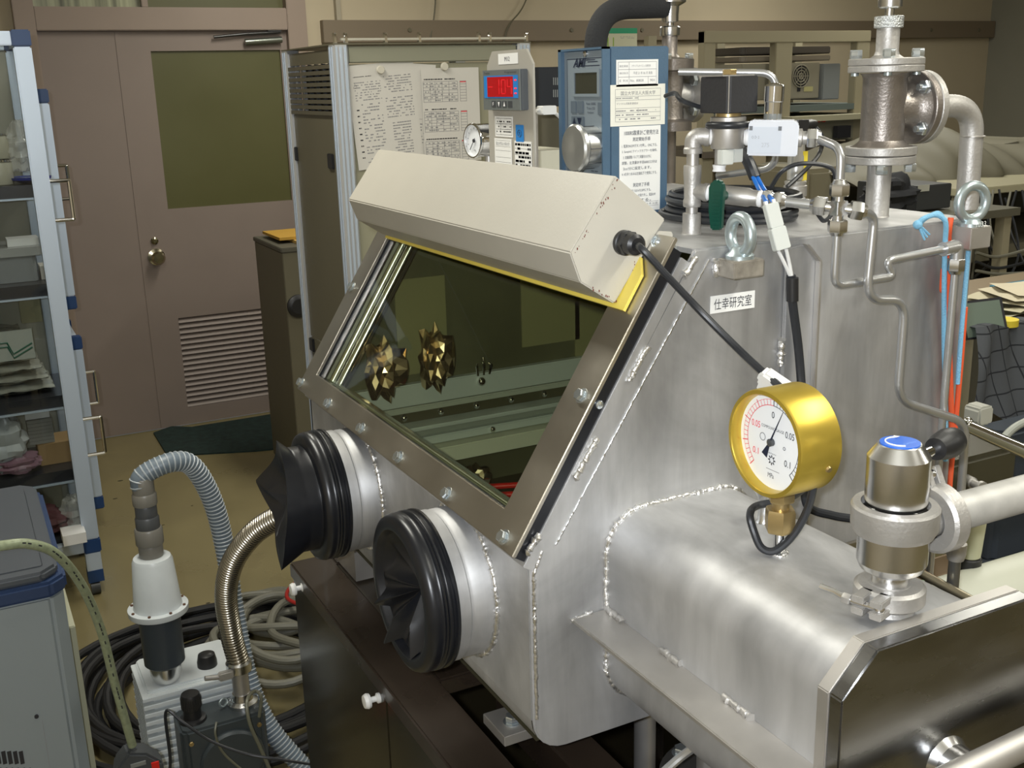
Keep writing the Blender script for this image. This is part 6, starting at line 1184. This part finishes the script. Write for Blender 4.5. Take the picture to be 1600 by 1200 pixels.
# bench
zb4 = P(1550, 292, X=-3.1).z; yb4 = P(1445, 275, X=-3.3).y; bn = T('work_bench', 'pale topped bench with dark space under it at right', 'bench', (-3.4, 3.4, 0))
MB().box((-4.0, yb4, zb4 - .03), (-3.1, 6.2, zb4)).build('bench_top', mat('cream_bench_top', (.38, .355, .24), .45), bn, bevel=.003)
for y in (yb4 + .02, 4.4, 6.1):
    for x in (-3.98, -3.17): MB().box((x, y, 0), (x + .05, y + .05, zb4 - .03)).build('bench_leg', BEIGEF, bn)
for i, z in enumerate((.25, .6, .9)): MB().box((-3.9, yb4 + .07, z), (-3.2, 6.1, z + .06)).build('lower_shelf', mat('olive_drawer', (.15, .14, .10), .5), bn)
MB().box((-3.95, yb4 + .07, .3), (-3.93, 6.1, zb4 - .03)).build('back_board', mat('olive_board', (.09, .085, .06), .6), bn)
bx2('dark_case', 'black instrument case with a white label behind the glovebox corner', 'case', 1430, 286, 1488, 330, -2.9, .3, mat('charcoal_case', (.03, .032, .033), .5), bevel=.003)
q = P(1443, 294, X=-2.899); solo('white_tag', MB(FX(q)).box((-.03, -.012, 0), (.03, .012, .001)), mat('dull_tag', (.35, .35, .3), .6), 'dull white label on the black instrument case', 'label')
blob(V((-2.9, P(1405, 306, X=-2.85).y, tq.z + .075)), .095, 'black_bag', mat('black_fabric', (.010, .011, .014), .8), 'crumpled black fabric bag behind the glovebox', 'bag', 21, (.6, 1.25, .7))
random.seed(9)
for i in range(9):
    u_ = 1525 + i * 9; solo('hanging_cable', MB().tube(spline([P(u_, 300 + random.randint(-5, 10), X=-3.05), P(u_ + random.randint(-15, 15), 350, X=-3.0), P(u_ + random.randint(-25, 25), 400, X=-2.95), P(u_ + random.randint(-25, 30), 445, X=-2.9)]), .005, 6), CABLE if i % 3 else GREYC, ('leftmost', 'second', 'third', 'fourth', 'middle', 'sixth', 'seventh', 'eighth', 'rightmost')[i] + ' of the dark cables dangling below the bench edge', 'cable', 'cables hanging below the bench')
for i in range(4):
    solo('trailing_cable', MB().tube(spline([P(1525, 395 + 14 * i, X=-2.8), P(1560, 408 + random.randint(-10, 10) + 12 * i, X=-2.8), P(1620, 385 + 20 * i, X=-2.8)]), .006, 6), CABLE if i % 2 else GREYC, ('topmost', 'upper middle', 'lower middle', 'lowest')[i] + ' of the cables trailing sideways under the bench', 'cable', 'cables trailing under the bench')
# side table with tissue box, laptop, papers
XQ = -2.0; zq5 = P(1560, 505, X=XQ).z; yq0 = P(1528, 480, X=XQ).y
sdt = T('side_table', 'cluttered side table right of the glovebox', 'table', (XQ - .2, yq0 + .5, 0)); MB().box((XQ - .5, yq0, zq5 - .03), (XQ, yq0 + 1.1, zq5)).build('tabletop', mat('wood_top', (.20, .15, .09), .5), sdt, bevel=.003)
for x in (XQ - .48, XQ - .06):
    for y in (yq0 + .02, yq0 + 1.0): MB().box((x, y, 0), (x + .04, y + .04, zq5 - .03)).build('leg', BEIGEF, sdt)
q = P(1592, 460, X=XQ - .25); tbx = T('tissue_box', 'blue and white tissue box on the side table', 'box', (q.x, q.y, zq5)); MB().box((q.x - .06, q.y - .07, zq5 + .0), (q.x + .06, q.y + .16, P(1592, 447, X=XQ - .25).z), .006).build('carton', mat('tissue_blue', (.02, .16, .25), .4), tbx)
MB(FX((q.x + .0605, q.y, q.z))).prism([(-.03, -.04), (.03, -.04), (.06, .0), (.0, .02)], 0, .001).build('printed_wave', WHITEP, tbx)
random.seed(12)
for i in range(5):
    q = P(1548 + i * 12, 484 - (i % 2) * 7, X=XQ - .1); M = Matrix.Translation((q.x, q.y, zq5 + .002 + i * .012)) @ Matrix.Rotation(random.uniform(-.5, .5), 4, 'Z')
    b = MB(M).grid(8, 8, lambda a, c, i=i: (a * .2 - .1, c * .24 - .06, .008 * math.sin(a * 7 + i) * math.sin(c * 5) + .008 + .02 * c * (i > 2))); solo('loose_paper', b, mat('cream_paper%d' % i, (.42 + .03 * i, .40 + .02 * i, .27 + .02 * i), .7), ('leftmost', 'second from left', 'middle', 'second from right', 'rightmost')[i] + ' creamy loose paper in the pile on the side table', 'paper', 'loose papers on the side table')
q = P(1545, 492, X=XQ + .04); lp = T('handheld_screen', 'grey screen in a dark frame standing at the glovebox corner', 'screen', q - V((0, 0, .05)))
M = fr(q, V((.12, 1, 0)), V((-.4, 0, 1))); MB(M).box((-.09, -.06, -.008), (.055, .045, 0)).build('screen_frame', INK, lp); MB(M).box((-.085, -.055, 0), (.045, .038, .001)).build('screen_pane', mat('grey_green_screen', (.17, .22, .18), .2), lp)
q = P(1570, 508, X=XQ + .03); solo('yellow_roll', MB().lathe((q.x, q.y, zq5 + .001), (0, 0, 1), [(.035, 0), (.035, .018), (.02, .018)], 24), YELT, 'yellow tape roll at the edge of the side table', 'tape')
# plaid cloth
XQ2 = XQ + .06; c00, c10, c11, c01 = P(1524, 512, X=XQ2), P(1650, 500, X=XQ2), P(1650, 700, X=XQ2 + .1), P(1522, 628, X=XQ2 + .1)
def fn(a, c):
    p = (c00 * (1 - a) + c10 * a) * (1 - c) + (c01 * (1 - a) + c11 * a) * c; return p + V((.012 * math.sin(a * 9 + c * 3) + .008 * math.sin(a * 21), 0, .008 * math.sin(a * 11)))
b = MB().grid(30, 20, fn); b.grid(30, 4, lambda a, c: fn(a, 0) - V((c * .06, 0, .002 * c)))
cl_ = solo('plaid_cloth', b, PLAIDM, 'dark grey plaid cloth draped over the side table edge', 'cloth', smooth=60)
uv = cl_.data.uv_layers.new(name='UVMap')
for lp_ in cl_.data.loops: co = cl_.data.vertices[lp_.vertex_index].co; uv.data[lp_.index].uv = ((co.y) * 1.3 + .5, co.z * 1.7 + .5)
# under: white-cream tank, chrome bar, dark chair pieces
q0 = P(1514, 667, X=-1.35); q1 = P(1640, 722, X=-1.1); cb = T('chrome_bar', 'thick chrome bar with ball end beside the glovebox', 'bar', q0)
MB().cyl(q0, q1, .0125).build('bar', CHROME, cb); MB().ball(q0 + V((0, -.004, .010)), .010).build('ball_end', CHROME, cb)
MB(FX(P(1528, 648, X=-1.42))).box((-.02, -.018, -.02), (.022, .022, .02), .006).build('end_bracket', mat('pale_bracket', (.42, .42, .37), .4), cb, bevel=.004)
q0, q1 = P(1420, 1030, X=-.95), P(1700, 905, X=-.95)
cy_c = P(1560, 960, X=-1.0); solo('white_tank', MB().lathe(P(1445, 975, X=-1.02), (0.02, 1, .0), [(.03, 0), (.055, .01), (.06, .03), (.06, .9)], 40), mat('cream_white_tank', (.55, .56, .46), .45), 'cream white horizontal tank behind the side port door', 'tank')
solo('tie_rod', MB().tube([P(1428, 890, X=-.9), P(1540, 950, X=-.8)], .006, 12), mat('brass_toned_rod', (.35, .31, .22), .3, .9), 'slanting steel rod behind the angle valve', 'rod')
rod = T('stand_rod', 'vertical dark grey rod behind the angle valve clamp', 'rod', P(1490, 935, X=-.86)); MB().cyl(P(1492, 875, X=-.86), P(1484, 965, X=-.86), .0075).build('rod', mat('grey_rod', (.22, .22, .21), .3, .8), rod); MB().lathe(P(1493, 874, X=-.86), (0, 0, 1), [(.010, 0), (.012, .008), (.012, .022)], 20).build('rod_head', STEELM, rod)
bt = P(1515, 868, X=-1.05); bo = T('bottle', 'pale bottle with a black screw cap hanging neck down behind the clamp', 'bottle', bt - V((0, 0, .05))); MB().lathe(bt, (0, 0, 1), [(.012, -.004), (.016, 0), (.017, .01), (.02, .06), (.02, .10)], 24).build('bottle_body', mat('pale_olive_plastic', (.45, .45, .30), .4), bo); MB().lathe(bt - V((0, 0, .026)), (0, 0, 1), [(.018, 0), (.0185, .003), (.0185, .022), (.017, .024)], 24).build('screw_cap', BLACKP, bo)
gt = P(1530, 905, X=-1.10); tg = T('sorting_tray', 'cardboard tray with green items behind the tank', 'tray', gt); MB().box((gt.x - .14, gt.y - .09, gt.z - .07), (gt.x + .03, gt.y + .16, gt.z - .065)).box((gt.x + .026, gt.y - .09, gt.z - .07), (gt.x + .03, gt.y + .16, gt.z - .03)).box((gt.x - .14, gt.y - .09, gt.z - .07), (gt.x - .136, gt.y + .16, gt.z - .03)).box((gt.x - .14, gt.y - .09, gt.z - .07), (gt.x + .03, gt.y - .086, gt.z - .03)).build('tray_body', mat('tan_card', (.22, .16, .10), .7), tg)
for i in range(3): solo('green_packet', MB(Matrix.Translation((gt.x - .08 + i * .035, gt.y - .02 + i * .03, gt.z - .064)) @ Matrix.Rotation(.4 * i, 4, 'Z')).box((-.02, -.03, 0), (.02, .03, .025), .006), mat('mid_green_plastic', (.08, .22, .08), .4), 'green packet lying in the cardboard tray', 'packet', 'green packets in the tray')
# dark curtain-like chair back at right
dk = P(1570, 800, X=-1.7); ch2 = T('office_chair', 'dark blue grey upholstered chair below the plaid cloth', 'chair', (dk.x, dk.y + .2, 0))
p0, p1 = P(1548, 690, X=-1.75), P(1548, 960, X=-1.75)
MB().box((-1.83, p0.y + .02, .45), (-1.74, p0.y + .48, p0.z + .02), .02).build('backrest', mat('slate_upholstery', (.035, .045, .06), .85, bump=.3, bscale=200), ch2, bevel=.015)
MB().box((-1.82, p0.y - .01, .40), (-1.35, p0.y + .50, .46), .03).build('seat', mat('slate_upholstery', (.035, .045, .06), .85), ch2, bevel=.02)
MB().tube(fillet([P(1552, 730, X=-1.72), P(1556, 700, X=-1.72), P(1580, 670, X=-1.72), P(1640, 640, X=-1.72)], .06), .010, 10).build('pale_frame', mat('pale_frame_plastic', (.40, .42, .38), .4), ch2)
MB().cyl((-1.58, p0.y + .24, .06), (-1.58, p0.y + .24, .40), .025).build('column', BLACKP, ch2)
for i in range(5): a = i * 2 * PI / 5; MB().tube([(-1.58, p0.y + .24, .08), (-1.58 + .26 * math.cos(a), p0.y + .24 + .26 * math.sin(a), .04)], .014, 8).build('base_arm', BLACKP, ch2); MB().ball((-1.58 + .26 * math.cos(a), p0.y + .24 + .26 * math.sin(a), .026), .025).build('caster', BLACKP, ch2)
q = P(1520, 745, X=-1.40); eq = T('brass_toned_unit', 'dark olive equipment box with a threaded fitting behind the valve', 'equipment', q); MB().box((-1.65, q.y - .05, q.z - .09), (-1.42, q.y + .16, q.z + .03)).build('case', mat('dark_olive_case', (.055, .05, .03), .4), eq, bevel=.01); MB().lathe(P(1520, 755, X=-1.40), (1, -.2, .0), [(.012, -.03), (.012, 0), (.009, .002), (.009, .02), (.013, .022), (.013, .03)], 20).build('threaded_fitting', STEELM, eq)
for o in COL.objects:
    if '_o' in o: del o['_o']
